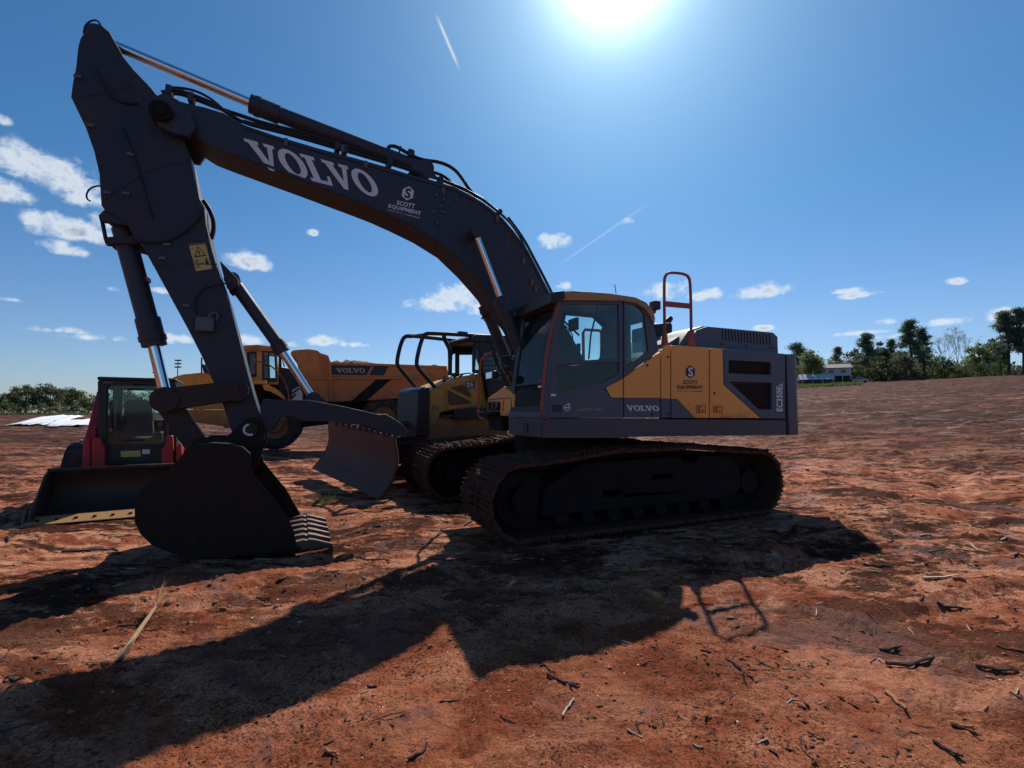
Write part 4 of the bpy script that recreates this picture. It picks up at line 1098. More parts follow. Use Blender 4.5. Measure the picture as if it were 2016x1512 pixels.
# flanges along the boom's edges
def edge_strip(pix, t, w, name='flange'):
    m = MB(); pts = [X.p3(a, b, t) for a, b in pix]
    vs = []
    for i, p in enumerate(pts):
        d = (pts[min(i + 1, len(pts) - 1)] - pts[max(i - 1, 0)]).normalized(); n_ = Vector((-d.z, 0, d.x))
        for a, b in ((0, 0), (0, -.014), (w, -.014), (w, 0)): vs.append(p + n_ * a + Vector((0, b, 0)))
    fs = [(i*4+k, i*4+(k+1)%4, (i+1)*4+(k+1)%4, (i+1)*4+k) for i in range(len(pts) - 1) for k in range(4)]
    m.add(vs, fs); return m.build(name, BOOM, boom)
edge_strip([(480, 247), (564, 276), (632, 296), (700, 314), (804, 345), (893, 370), (953, 402), (990, 432), (1012, 458), (1040, 496), (1062, 538), (1082, 583)], -BT - .001, -.035)
edge_strip([(450, 301), (575, 347), (700, 395), (779, 429), (829, 454), (878, 485), (920, 526), (975, 590)], -BT - .001, .03)
# lettering on the boom
lay(X, (506, 329), (752, 391), (479, 272), -BT - .003, art_join([(ART_V, (0, 0, 1, 1))]), 'maker_lettering', WHITE, boom, thick=.003)
def lay4(fr, quad, t, art, name, mat, parent, thick=.004, label=None):
    """quad: bl, br, tr, tl pixels (bilinear)"""
    q = [Vector(fr.pt(*p, t)) for p in quad]; uv, fs = art
    mb = MB(); vs = []
    for u, v in uv:
        p = (q[0] * (1 - u) + q[1] * u) * (1 - v) + (q[3] * (1 - u) + q[2] * u) * v; vs.append((p.x, t - thick, p.y))
    mb.add(vs, fs); return mb.build(name, mat, parent, sm=0, label=label)
S_ = font_mesh('S', .03)
SCO, EQU, HVY = font_mesh('SCOTT', .025), font_mesh('EQUIPMENT', .025), font_mesh('HEAVY DUTY COMMITMENT', .01)
hexhole = art_poly([HEX])
def badge(fr, quad, t, hexm, sm_, txm, parent):
    """hexagon badge with an S, two lines of words and a small tagline"""
    lay4(fr, quad, t, art_join([(hexhole, (.30, .50, .40, .50))]), 'badge_hexagon', hexm, parent, .004)
    lay4(fr, quad, t, art_join([(S_, (.405, .575, .19, .35))]), 'badge_letter', sm_, parent, .008)
    lay4(fr, quad, t, art_join([(SCO, (.22, .28, .56, .155)), (EQU, (0, .085, 1, .155))]), 'dealer_lettering', txm, parent, .004)
    lay4(fr, quad, t, art_join([(HVY, (0, 0, 1, .04))]), 'tagline_lettering', txm, parent, .004)
badge(X, [(763, 414), (827, 431), (836, 372), (774, 362)], -BT, WHITE, BOOM, WHITE, boom)
# little fittings on the boom side
for px, py, w in ((563, 281, 3), (674, 294, 3), (720, 325, 3.2), (872, 377, 3.2), (978, 432, 4), (1030, 515, 4), (1046, 556, 3.5), (1054, 570, 3.5)):
    a_ = X.p3(px, py, -BT); m = MB(); m.box(a_.x - .02, a_.x + .02, -BT - .03, -BT, a_.z - .05, a_.z + .05); m.build('hose_clip', GREYL, boom, .006)
for px, py in ((873, 394), (868, 407), (871, 418), (866, 427), (861, 439), (898, 394), (859, 385), (853, 418)):
    a_ = X.p3(px, py, -BT); m = MB(); m.cyl((a_.x, -BT - .025, a_.z), (a_.x, -BT, a_.z), .018, 10); m.build('grease_fitting', GREYL, boom)
# pipes and hoses along the boom top
def hose(pix, t, r=.016, mat=HOSE, parent=boom, name='hose', sm=2):
    m = MB(); tt = t if isinstance(t, (list, tuple)) else [t] * len(pix)
    m.tube([X.p3(a, b, c) for (a, b), c in zip(pix, tt)], r, 7, smooth=sm); return m.build(name, mat, parent)
hose([(318, 182), (345, 176), (380, 187), (420, 203), (455, 228), (485, 244), (560, 262), (632, 283), (700, 302), (760, 319), (830, 341)], -.19, .022)
hose([(320, 186), (350, 182), (385, 195), (430, 213), (470, 226), (520, 243), (600, 262), (680, 288), (760, 314), (845, 345), (905, 368), (950, 392)], -.10, .024)
hose([(330, 172), (360, 173), (390, 180), (420, 197), (448, 222), (472, 240)], .02, .016)
hose([(500, 240), (560, 258), (640, 281), (720, 304), (800, 329), (860, 349), (925, 376), (958, 398), (1000, 432), (1022, 460)], .02, .022)
hose([(480, 238), (560, 262), (640, 286), (720, 309), (800, 333)], .1, .02)
hose([(1000, 428), (1030, 468), (1052, 510), (1072, 548), (1092, 588)], -.15, .022)
hose([(962, 400), (996, 428), (1024, 466), (1046, 512), (1068, 552), (1088, 590)], -.22, .014)
for px, py in ((335, 183), (378, 197), (664, 292), (678, 297), (766, 322), (866, 358)):
    a_ = X.p3(px, py, -.15); m = MB(); m.box(a_.x - .03, a_.x + .03, -.24, .14, a_.z - .06, a_.z + .05); m.build('pipe_clamp', BOOM, boom, .008)
hose([(823, 324), (805, 316), (785, 307), (770, 301), (763, 293), (768, 287), (780, 288), (800, 300), (820, 311), (840, 316), (862, 318), (884, 326), (900, 338), (913, 356), (924, 373), (938, 388)], -.02, .026)
hose([(848, 338), (862, 341), (880, 350), (893, 364)], .06, .024)
a_ = X.p3(809, 303, -.02); m = MB(); m.box(a_.x - .045, a_.x + .045, -.07, .03, a_.z - .05, a_.z + .05); m.build('hose_clamp', BOOM, boom, .01)
m = MB(); m.tube([X.p3(784, 308, 0), X.p3(789, 288, 0)], .012, 6); m.build('hose_bracket', BOOM, boom)
a_ = X.p3(980, 421, -.1); m = MB(); m.cyl((a_.x, -.2, a_.z), (a_.x, .1, a_.z), .04, 10); m.build('hose_port', BOOM, boom)
# boom tip fork around the arm's hinge
plate('tip_cheek', [(296, 214), (304, 190), (322, 182), (350, 196), (372, 216), (385, 250), (372, 268), (340, 262), (312, 248)], BOOM, boom, t0=-.36, t1=-.30, tp=-.36, bevel=.01)
plate('tip_cheek', [(296, 214), (304, 190), (322, 182), (350, 196), (372, 216), (385, 250), (372, 268), (340, 262), (312, 248)], BOOM, boom, t0=.30, t1=.36, tp=-.36, bevel=.01)
a_ = X.p3(318, 222, -.36); m = MB(); m.cyl((a_.x, -.42, a_.z), (a_.x, .42, a_.z), .11, 24); m.cyl((a_.x, -.44, a_.z), (a_.x, -.42, a_.z), .06, 16); m.build('hinge_pin', BLACKM, boom)
a_ = X.p3(335, 220, -.36); m = MB(); m.cyl((a_.x, -.375, a_.z), (a_.x, -.36, a_.z), .035, 12); m.build('pin_lock', STEEL, boom)

# weld seams across the boom and arm plates
for pix, t, par in (([(352, 199), (349, 262)], -BT, boom), ([(612, 289), (602, 357)], -BT, boom), ([(884, 366), (858, 476)], -BT, boom), ([(1030, 480), (962, 548)], -BT, boom)):
    m = MB(); m.tube([X.p3(*p, t) for p in pix], .006, 6); m.build('weld_seam', BOOM, par)
# cylinders: barrel + collar + rod, each end on its pin
def ram(pin_rod, joint, pin_base, t, rr, rb, name, collar=.25):
    a_, j, b_ = X.p3(*pin_rod, t), X.p3(*joint, t), X.p3(*pin_base, t)
    d = (b_ - a_).normalized()
    m = MB(); m.cyl(j - d * .05, b_ - d * rb, rb, 24); m.cyl(b_ - Vector((0, rb * 1.1, 0)), b_ + Vector((0, rb * 1.1, 0)), rb * 1.15, 20); br = m.build(name, BOOM, ex)
    m = MB(); m.cyl(j - d * .10, j + d * collar, rb * 1.18, 24); m.cyl(j - d * .04, j + d * .02, rb * 1.3, 12); m.build('gland_collar', BOOM, br)
    m = MB(); m.cyl(a_ + d * rr, j + d * .3, rr, 20); m.build('rod', CHROME, br)
    m = MB(); m.cyl(a_ - Vector((0, rr * 1.8, 0)), a_ + Vector((0, rr * 1.8, 0)), rr * 1.9, 20); m.build('rod_eye', BOOM, br)
    return br
ram((196, 78), (510, 211), (836, 335), 0.0, .058, .098, 'arm_cylinder', .24)
plate('cylinder_bracket', [(806, 338), (812, 322), (828, 318), (842, 322), (852, 336), (862, 352)], BOOM, boom, t0=-.16, t1=-.12, tp=-.16)
plate('cylinder_bracket', [(806, 338), (812, 322), (828, 318), (842, 322), (852, 336), (862, 352)], BOOM, boom, t0=.12, t1=.16, tp=-.16)
ram((936, 458), (989, 597), (1043, 738), -.44, .045, .088, 'boom_cylinder', .14)
ram((915, 528), (958, 612), (1004, 722), .44, .045, .088, 'boom_cylinder', .14)
a_ = X.p3(936, 458, -.44); m = MB(); m.cyl((a_.x, -.42, a_.z), (a_.x, .5, a_.z), .055, 18); m.build('cylinder_pin', STEEL, boom)
for pix, t in (([(948, 628), (962, 612), (975, 650), (990, 690), (1004, 706), (1020, 700)], .30), ([(1000, 700), (985, 706), (992, 725), (1008, 745), (1012, 770)], .2), ([(1003, 715), (996, 735), (1006, 750), (1020, 742)], -.1), ([(965, 680), (978, 705), (985, 735), (1002, 752)], .35), ([(1010, 690), (1000, 720), (988, 742), (1000, 760)], .1), ([(958, 662), (970, 690), (975, 715), (990, 735)], .4)):
    hose(pix, t, .014, parent=ex)
plate('valve_block', [(1030, 722), (1045, 716), (1060, 730), (1060, 800), (1034, 800)], BLACKM, t0=-.30, t1=.1, tp=-.30, bevel=.02)
for px, py in ((1000, 742), (1006, 756), (992, 730), (984, 745)):
    a_ = X.p3(px, py, -.2); m = MB(); m.cyl((a_.x - .03, -.25, a_.z), (a_.x + .03, -.18, a_.z), .022, 8); m.build('hose_fitting', SHINY, ex)

# ------------------------------------------------------------------ arm
AT = .23
arm_poly = [(153, 92), (158, 74), (168, 61), (180, 53), (192, 51), (205, 54), (215, 62), (223, 76), (231, 90), (245, 115), (262, 136), (281, 156), (298, 173), (330, 215), (350, 240), (360, 270), (372, 305), (385, 362), (392, 390), (403, 408), (405, 440), (418, 495), (433, 545), (449, 590), (474, 684), (497, 770), (506, 800), (520, 835), (516, 870), (495, 884), (470, 876), (456, 850),
            (440, 800), (422, 757), (398, 703), (370, 648), (330, 575), (300, 520), (282, 488), (262, 462), (250, 441), (228, 425), (207, 415), (199, 404), (197, 375), (195, 342), (185, 298), (168, 250), (139, 190), (143, 160), (149, 131)]
arm = plate('arm', arm_poly, ARMM, t0=-AT, t1=AT, tp=-AT, bevel=.012)
for px, py, ang_ in ((154, 152, 0), (179, 248, 0), (212, 380, 0), (248, 382, 0), (258, 305, 0), (330, 482, 1), (320, 509, 1), (367, 602, 1)):
    a_ = X.p3(px, py, -AT); m = MB(); m.box(a_.x - .035, a_.x + .035, -AT - .025, -AT, a_.z - .016, a_.z + .016); m.build('hose_clip', GREYL, arm, .004)
hose([(187, 138), (205, 170), (225, 195), (250, 203), (270, 202)], -AT - .02, .014, parent=arm)
hose([(240, 250), (262, 300), (285, 380), (300, 430)], -AT - .015, .012, parent=arm)
hose([(262, 470), (300, 480), (345, 470), (385, 440), (402, 410)], -AT - .02, .012, parent=arm)
hose([(385, 618), (382, 590), (400, 566), (440, 558), (462, 557)], -AT - .02, .010, parent=arm)
hose([(165, 66), (167, 52), (175, 43), (186, 39), (194, 42), (199, 52)], -.1, .010, parent=arm)
hose([(198, 366), (186, 367), (176, 372), (170, 382), (171, 392), (178, 396)], -.1, .009, parent=arm)
hose([(400, 395), (412, 412), (420, 432), (421, 452), (416, 470)], 0.0, .026, parent=arm)
hose([(252, 436), (258, 452), (270, 466), (282, 486)], -.1, .016, parent=arm); hose([(262, 434), (272, 448), (280, 470), (290, 492)], -.05, .012, parent=arm)
hose([(266, 499), (278, 495), (292, 500)], -.05, .020, parent=arm)
for pix in ([(150, 190), (205, 185), (262, 168)], [(205, 395), (300, 330), (375, 318)], [(300, 520), (428, 520)]):
    m = MB(); m.tube([X.p3(*p, -AT) for p in pix], .006, 6, smooth=1); m.build('weld_seam', ARMM, arm)
sticker = plate('warning_sticker', [(371, 480.5), (404, 477), (417.5, 529), (386, 534)], STICK, arm, t0=-AT - .003, t1=-AT - .0005, tp=-AT)
SQ = [(386, 534), (417.5, 529), (404, 477), (371, 480.5)]
lay4(X, SQ, -AT - .003, art_poly([[(.12, .50), (.88, .50), (.50, .90)], ]), 'warning_triangle', DECALD, sticker, .002)
lay4(X, SQ, -AT - .003, art_poly([[(.22, .54), (.78, .54), (.50, .84)]]), 'triangle_fill', STICK, sticker, .004)
lay4(X, SQ, -AT - .003, art_join([(art_poly([[(.0, 0), (1, 0), (1, 1), (0, 1)]]), (.0, .93, 1, .07))]), 'warning_header', RAIL, sticker, .002)
bl_ = art_poly([[(0, 0), (1, 0), (1, 1), (0, 1)]])
ci_ = art_poly([arc(.5, .5, .5, 0, 330, 11)])
lay4(X, SQ, -AT - .003, art_join([(ci_, (.42, .66, .12, .07)), (bl_, (.46, .56, .06, .09)), (bl_, (.38, .64, .09, .02)), (bl_, (.74, .15, .12, .20)), (ci_, (.75, .35, .11, .08)), (bl_, (.70, .22, .20, .06)), (bl_, (.42, .24, .18, .03)), (bl_, (.14, .12, .03, .25)), (bl_, (.26, .12, .03, .25)), (bl_, (.14, .12, .15, .02)), (bl_, (.14, .36, .15, .02)), (bl_, (.10, .82, .1, .015)), (bl_, (.80, .70, .1, .015))]), 'warning_pictogram', DECALD, sticker, .006)
a_ = X.p3(407, 639, -AT); m = MB(); m.box(a_.x - .10, a_.x + .08, -AT - .08, -AT, a_.z - .09, a_.z + .08); m.build('shut_off_valve', GREYL, arm, .02)
m = MB(); m.tube([a_ + Vector((.02, -.05, .08)), a_ + Vector((.06, -.06, .14)), a_ + Vector((.12, -.06, .12)), a_ + Vector((.10, -.05, .04))], .012, 6, smooth=1); m.build('valve_handle', GREYL, arm)
for px, py in ((465, 769), (492, 846)):
    a_ = X.p3(px, py, -.3); m = MB(); m.cyl((a_.x, -.40, a_.z), (a_.x, .40, a_.z), .085, 22); m.cyl((a_.x, -.42, a_.z), (a_.x, -.40, a_.z), .045, 14); m.build('link_pin', STEEL, arm)
m = MB(); a_ = X.p3(492, 846, -.43); pts = arc(a_.x, a_.z, .06, 100, 300, 10); m.tube([(p[0], -.425, p[1]) for p in pts], .012, 6); m.build('pin_mark', WHITE, arm)

# bucket cylinder in front of the arm
ram((328, 786), (300, 664), (237, 432), 0.0, .062, .105, 'bucket_cylinder', .22)
plate('cylinder_mount', [(194, 424), (204, 414), (255, 432), (254, 444), (196, 434)], ARMM, arm, t0=-.2, t1=-.13, tp=-.2)
plate('cylinder_band', [(207, 466), (272, 462), (272, 480), (210, 478)], ARMM, arm, t0=-.14, t1=.14, tp=-.14, bevel=.01)
hose([(200, 430), (204, 450), (209, 475), (215, 484), (222, 478), (232, 470)], -.12, .020, parent=arm)
plate('cylinder_clip', [(284, 546), (295, 548), (295, 556), (286, 556)], RAIL, arm, t0=-.05, t1=.05, tp=0)
# tipping link (bell crank) and push link
def bar(name, p0, p1, w0, w1, t, th, mat=STEEL, parent=ex):
    a_, b_ = X.p3(*p0, t), X.p3(*p1, t); d = (b_ - a_).normalized(); n_ = Vector((-d.z, 0, d.x))
    m = MB(); m.prism([tuple((p.x, p.z)) for p in (a_ + n_ * w0 - d * w0 * .5, a_ - n_ * w0 - d * w0 * .5, b_ - n_ * w1 + d * w1 * .5, b_ + n_ * w1 + d * w1 * .5)], t - th, t + th)
    for p, w in ((a_, w0), (b_, w1)): m.cyl((p.x, t - th - .02, p.z), (p.x, t + th + .02, p.z), w * 1.12, 24)
    return m.build(name, mat, parent, .012)
for t in (-.33, .33): bar('tipping_link', (326, 787), (465, 769), .125, .115, t, .035)
for t in (-.20, .20): bar('push_link', (326, 789), (394, 884), .11, .11, t, .06)
for px, py in ((326, 788), (394, 884)):
    a_ = X.p3(px, py, -.33); m = MB(); m.cyl((a_.x, -.38, a_.z), (a_.x, .38, a_.z), .075, 20); m.build('link_pin', STEEL, ex)

# thumb with its own cylinder on the other side of the arm
th = plate('thumb', [(512, 800), (519, 786), (560, 787), (612, 788), (680, 801), (720, 810), (743, 816), (760, 815), (780, 827), (797, 839), (803, 853), (798, 862), (776, 857), (746, 848), (719, 838), (668, 832), (646, 830), (594, 829), (578, 819), (553, 821), (535, 850), (514, 848)], ARMM, t0=-.26, t1=-.20, tp=-.26, bevel=.008)
plate('thumb_plate', [(512, 800), (519, 786), (560, 787), (612, 788), (680, 801), (720, 810), (743, 816), (760, 815), (780, 827), (797, 839), (803, 853), (798, 862), (776, 857), (746, 848), (719, 838), (668, 832), (646, 830), (594, 829), (578, 819), (553, 821), (535, 850), (514, 848)], ARMM, th, t0=.20, t1=.26, tp=-.26, bevel=.008)
plate('thumb_web', [(540, 792), (612, 793), (680, 806), (740, 821), (780, 840), (740, 832), (680, 820), (600, 812), (545, 812)], ARMM, th, t0=-.20, t1=.20, tp=-.26)
for k in range(11):
    a_ = X.pt(664 + k * 11.5, 832 + k * 2.4, -.26); m = MB(); m.prism([(a_[0] - .035, a_[1] + .02), (a_[0] + .035, a_[1] + .015), (a_[0] + .012, a_[1] - .045), (a_[0] - .012, a_[1] - .045)], -.262, -.205); m.build('thumb_tooth', STEEL, th, .004)
ram((617, 786), (549, 680), (458, 552), 0.0, .048, .075, 'thumb_cylinder', .05)
plate('thumb_cylinder_bracket', [(432, 512), (452, 532), (468, 548), (470, 562), (452, 572), (446, 566)], ARMM, arm, t0=-.16, t1=-.10, tp=-.16, bevel=.006)
plate('thumb_cylinder_bracket', [(432, 512), (452, 532), (468, 548), (470, 562), (452, 572), (446, 566)], ARMM, arm, t0=.10, t1=.16, tp=-.16, bevel=.006)
plate('rod_lug', [(600, 792), (610, 776), (624, 776), (650, 796)], ARMM, th, t0=-.12, t1=-.07, tp=-.12)
a_ = X.p3(551, 672, -.1); m = MB(); m.cyl((a_.x, -.14, a_.z), (a_.x, -.05, a_.z), .03, 8); m.build('hose_fitting', BLACK, ex)

# ------------------------------------------------------------------ bucket
BW = .78
bp = xp([(493, 894), (478, 880), (455, 875), (415, 872), (371, 880), (350, 905), (325, 930), (299, 950), (280, 970), (270, 1000), (270, 1025), (280, 1048), (302, 1070), (347, 1088), (417, 1096), (520, 1090), (587, 1077)], -BW)
bp = [(a, max(b, -.085)) for a, b in bp]; bp[-1] = (bp[-1][0], -.035)
m = MB(); m.strip(bp, .035, -BW + .03, BW - .03); bk = m.build('bucket', BUCK, ex, .004)
side = bp + xp([(578, 1045), (566, 1018), (540, 984), (500, 936), (494, 915)], -BW)
for t in (-BW, BW - .03):
    m = MB(); m.prism(side, t, t + .03); m.build('side_plate', BUCK, bk, .006)
    if t > 0: m = MB(); m.prism(xp([(540, 942), (553, 962), (559, 954), (571, 976), (590, 1008), (597, 1026), (570, 1026)], BW), t - .02, t); m.build('side_cutter', BUCK, bk, .006)
for t in (-.36, .29):
    m = MB(); m.prism(xp([(375, 905), (371, 885), (380, 868), (396, 862), (440, 862), (455, 852), (470, 838), (492, 820), (512, 826), (521, 848), (516, 880), (505, 905), (498, 930)], -.36), t, t + .07); m.build('bucket_ear', BUCK, bk, .01)
# heel wear strips following the shell
for t in (-.78, -.30, .18, .70):
    m = MB(); m.strip([(a - .0, b) for a, b in bp[6:15]][::-1], .02, t, t + .08); m.build('wear_strip', BUCK, bk)
# teeth along the lip
lip = bp[-1]
m = MB(); m.prism([(lip[0] - .22, lip[1] + .0), (lip[0] + .02, lip[1] - .0), (lip[0] + .03, lip[1] + .04), (lip[0] - .22, lip[1] + .045)], -BW, BW); m.build('lip', BUCK, bk, .006)
for k in range(6):
    t = -.70 + k * .28
    zt_ = lip[1] + .035
    m = MB(); m.prism([(lip[0] - .16, zt_ + .045), (lip[0] + .05, zt_ + .075), (lip[0] + .13, zt_ + .05), (lip[0] + .13, zt_ - .03), (lip[0] - .02, zt_ - .04)], t - .05, t + .05); ad = m.build('tooth_adapter', SHINY, bk, .015)
    vs = []
    for (dx, hw, za, zb) in ((.10, .055, .075, -.035), (.17, .050, .060, -.035), (.36, .022, -.005, -.050)):
        vs += [(lip[0] + dx, t - hw, zt_ + za), (lip[0] + dx, t + hw, zt_ + za), (lip[0] + dx, t + hw, zt_ + zb), (lip[0] + dx, t - hw, zt_ + zb)]
    m = MB(); m.add(vs, [(3,2,1,0), (8,9,10,11)] + [(i*4+j, i*4+(j+1)%4, (i+1)*4+(j+1)%4, (i+1)*4+j) for i in range(2) for j in range(4)]); m.build('bucket_tooth', SHINY, bk, .008)

# ------------------------------------------------------------------ lettering on the body
gp = [o for o in ex.children if o.get('label', '').startswith('grey lower panel')][0]
lay(X, (1234.5, 808.5), (1298, 809.5), (1231.5, 797.5), T - .001, ART_V, 'maker_lettering', WHITE, gp)
badge(X, [(1333, 771), (1384, 771.5), (1384, 719.5), (1333, 719)], T - .001, DECALD, WHITE, DECALD, sdoor)
mod = font_mesh('EC350E', .035); mod2 = font_mesh('L', .02)
qd = [(1540.5, 810), (1540.5, 761), (1528, 760.5), (1528, 809.5)]
lay4(X, qd, T - .001, art_join([(mod, (0, 0, 1, 1))]), 'model_lettering', WHITE, rp, .004)
lay4(X, [(1540.5, 759.5), (1540.5, 753), (1532.5, 753), (1532.5, 759.5)], T - .001, mod2, 'model_lettering', WHITE, rp, .004)
lay(X, (1135, 810), (1187, 810.5), (1137, 802.5), T - .001, font_mesh('LAKEY, INC.', .012, .25), 'owner_lettering', paint('tan_lettering', (.55, .30, .13), .6, mud=0, bump=0), door)
iron = [arc(.5, .5, .5, 0, 342, 19), arc(.5, .5, .40, 0, 336, 14)]
lay4(X, [(1109.5, 809), (1122.5, 809), (1122.5, 796), (1109.5, 796)], T - .001, art_join([(art_poly([iron]), (0, 0, 1, 1)), (bl_, (.12, .40, .76, .20))]), 'round_emblem', WHITE, door, .004)
lay4(X, [(1116, 797), (1122, 797), (1122.5, 794.5), (1117, 794.5)], T - .001, bl_, 'emblem_arrow', WHITE, door, .004)
REDL = paint('faded_red_print', (.36, .05, .03), .6, mud=0, bump=0)
LL = art_join([(bl_, (.0, .0, .08, 1)), (bl_, (.0, .92, 1, .08)), (bl_, (.0, .0, 1, .08)), (bl_, (.92, 0, .08, 1)), (bl_, (.22, .18, .16, .62)), (bl_, (.22, .18, .4, .14)), (bl_, (.22, .68, .4, .14)), (bl_, (.66, .18, .12, .3))])
lay4(X, [(1370, 813), (1389, 813), (1389, 797.5), (1370, 797)], T - .001, LL, 'caution_print', REDL, sdoor, .004)
p6 = [o for o in ex.children if o.get('label', '').startswith('yellow rear panel')][0]
lay4(X, [(1404, 813), (1422, 813.5), (1422, 799), (1404, 798.5)], T - .001, LL, 'caution_print', REDL, p6, .004)
for px, py in ((1315, 703), (1274, 719), (1283.5, 815.5), (1316.5, 814), (1406, 774)):
    a_ = X.pt(px, py, T); m = MB(); m.cyl((a_[0], T - .012, a_[1]), (a_[0], T, a_[1]), .016, 12); m.build('panel_lock', DECALD, ex)
q_ = [Vector(X.ps(*p, SF - .034)) for p in ((966, 805), (983, 805), (966, 793))]
uv, fs = font_mesh('17', .03); m = MB(); m.add([(SF - .034, (q_[0] + (q_[1] - q_[0]) * u * .8 + (q_[2] - q_[0]) * v + (q_[1] - q_[0]) * .1).x, (q_[0] + (q_[1] - q_[0]) * u + (q_[2] - q_[0]) * v).y) for u, v in uv], fs); m.build('number_lettering', GREYL, lp, sm=0)

# ------------------------------------------------------------------ helpers for the machines behind
def stripX(path, thick, x0, x1):
    m = MB(); m.strip(path, thick, x0, x1); m.v = [(b, a, c) for a, b, c in m.v]; return m
def revolveY(c, prof, seg=32):
    """prof: list of (y, r) turned about an axis along Y through c"""
    m = MB(); n = len(prof)
    for k in range(seg):
        th = 2 * math.pi * k / seg
        for y, r in prof: m.v.append((c[0] + r * math.cos(th), c[1] + y, c[2] + r * math.sin(th)))
    for k in range(seg):
        for i in range(n - 1): m.f.append((k*n+i, k*n+i+1, ((k+1)%seg)*n+i+1, ((k+1)%seg)*n+i))
    return m
def big_wheel(parent, x, y0, z, r, w, rimmat):
    m = revolveY((x, y0, z), [(.10, r*.52), (.02, r*.60), (0, r*.72), (.03, r*.88), (.09, r*.96), (w-.09, r*.96), (w-.03, r*.88), (w, r*.72), (w-.02, r*.6), (w-.1, r*.52)], 40)
    ty = m.build('tyre', RUBBER, parent)
    m = MB()
    for k in range(26):
        th = 2 * math.pi * k / 26
        for sgn, ya, yb in ((0, .03, w * .52), (.5, w * .48, w - .03)):
            t2 = th + sgn * 2 * math.pi / 26; c, s = math.cos(t2), math.sin(t2); dx, dz = -s * .045, c * .045
            vs = [(x + c * rr + q * dx, y0 + yy, z + s * rr + q * dz) for rr in (r * .93, r) for yy in (ya, yb) for q in (-1, 1)]
            m.add(vs, [(0,1,3,2), (4,6,7,5), (0,4,5,1), (2,3,7,6), (0,2,6,4), (1,5,7,3)])
    tr = m.build('tyre_tread', RUBBER, ty, sm=0)
    m = revolveY((x, y0, z), [(.10, .02), (.10, r*.16), (.03, r*.18), (.03, r*.26), (.13, r*.30), (.13, r*.46), (.08, r*.53), (.12, r*.54), (.2, r*.50)], 32)
    rim = m.build('wheel_rim', rimmat, parent)
    m = MB()
    for k in range(12):
        th = 2 * math.pi * k / 12; m.cyl((x + r*.36*math.cos(th), y0 + .11, z + r*.36*math.sin(th)), (x + r*.36*math.cos(th), y0 + .14, z + r*.36*math.sin(th)), .018, 6)
    m.build('wheel_nut', BLACKM, rim)
    return ty

# ------------------------------------------------------------------ RED COMPACT TRACK LOADER
W = Frame(-6.345, 6.48, 29.8)
ld = W.empty('track_loader')
tag(ld, 'red compact track loader with black cab and lowered bucket, behind the excavator bucket', 'track loader')
def wp(poly, t): return W.pts(poly, t)
B0, B1 = W.pt(94, 929, .66)[0], W.pt(94, 929, .66)[0] + 1.75
LB = paint('loader_bucket_steel', (.055, .038, .028), .55, metal=.3, mud=.3, mudc=(.10, .05, .034), bump=.2)
m = stripX([(.0, .03), (.30, .025), (.58, .06), (.74, .18), (.80, .36), (.76, .54), (.66, .64)], -.025, B0, B1); bkt = m.build('bucket', LB, ld)
for x_ in (B0, B1 - .03):
    m = MB(); m.prism([(.02, .02), (.30, .015), (.58, .04), (.76, .18), (.82, .36), (.78, .54), (.66, .65), (.50, .60), (.05, .16)], x_, x_ + .03, axis='X'); m.build('side_plate', LB, bkt, .004)
m = MB(); m.add([(B0 - .05, -.10, .015), (B1 + .05, -.10, .015), (B1 + .05, .20, .075), (B0 - .05, .20, .075), (B0 - .05, -.10, .0), (B1 + .05, -.10, .0), (B1 + .05, .20, .05), (B0 - .05, .20, .05)], [(0,1,2,3), (7,6,5,4), (0,4,5,1), (1,5,6,2), (2,6,7,3), (3,7,4,0)]); ce = m.build('cutting_edge', LEDGE, bkt, .004)
for k in range(9):
    q = B0 + .08 + k * (B1 - B0 - .16) / 8; m = MB(); m.cyl((q, .02, .042), (q, .02, .062), .022, 8); m.build('edge_bolt', BLACKM, ce)
m = MB(); m.prism([(-.04, .0), (.12, .0), (.12, .20), (.04, .22), (-.04, .10)], B0 - .06, B0 - .03, axis='X'); m.build('corner_shoe', SHINY, bkt, .006)
m = MB(); m.tube([(B0, .66, .655), (B1, .66, .655)], .03, 8); m.build('top_bar', LB, bkt)
m = MB(); m.box(.30, 1.10, .64, .68, .665, .685); m.build('bolt_on_plate', SHINY, bkt)
# quick coupler behind the bucket, dark lower front
m = MB(); m.box(.10, .96, .95, 1.12, .30, .62); m.build('coupler', BLACKM, ld, .03)
m = MB(); m.box(W.pt(185, 900, 1.4)[0], W.pt(345, 900, 1.4)[0], 1.6, 3.2, .35, 1.05); m.build('chassis', BLACKM, ld, .04)
# lower arm posts (front) and lift arms sweeping up to the rear
for pa, pb in (([(162, 925), (163, 862), (178, 862), (179, 925)], 0), ([(180, 925), (181, 861), (199, 861), (201, 872), (207, 880), (208, 925)], 1), ([(319, 916), (318, 884), (326, 878), (327, 858), (341, 857), (343, 916)], 2), ([(346, 916), (348, 878), (358, 872), (360, 916)], 3)):
    m = MB(); m.prism(wp(pa, 1.12 + .03 * pb), 1.12, 1.36 if pb in (1, 2) else 1.7); m.build('loader_arm', RED, ld, .02)
PURP = RED
def armside(x0, x1, nm='loader_arm'):
    m = MB(); m.prism([(1.15, .60), (1.35, .60), (1.45, 1.05), (2.0, 1.55), (3.0, 1.98), (3.05, 1.82), (2.15, 1.36), (1.75, 1.0), (1.6, .8)] if False else [(1.14, .62), (1.36, .62), (1.42, .95), (2.0, 1.25), (2.05, 1.84), (1.80, 1.86), (1.5, 1.45), (1.16, 1.06)], x0, x1, axis='X')
    return m.build(nm, RED, ld, .02)
_s = W.pt(163, 900, 1.16)[0]; armside(_s, _s + .13)
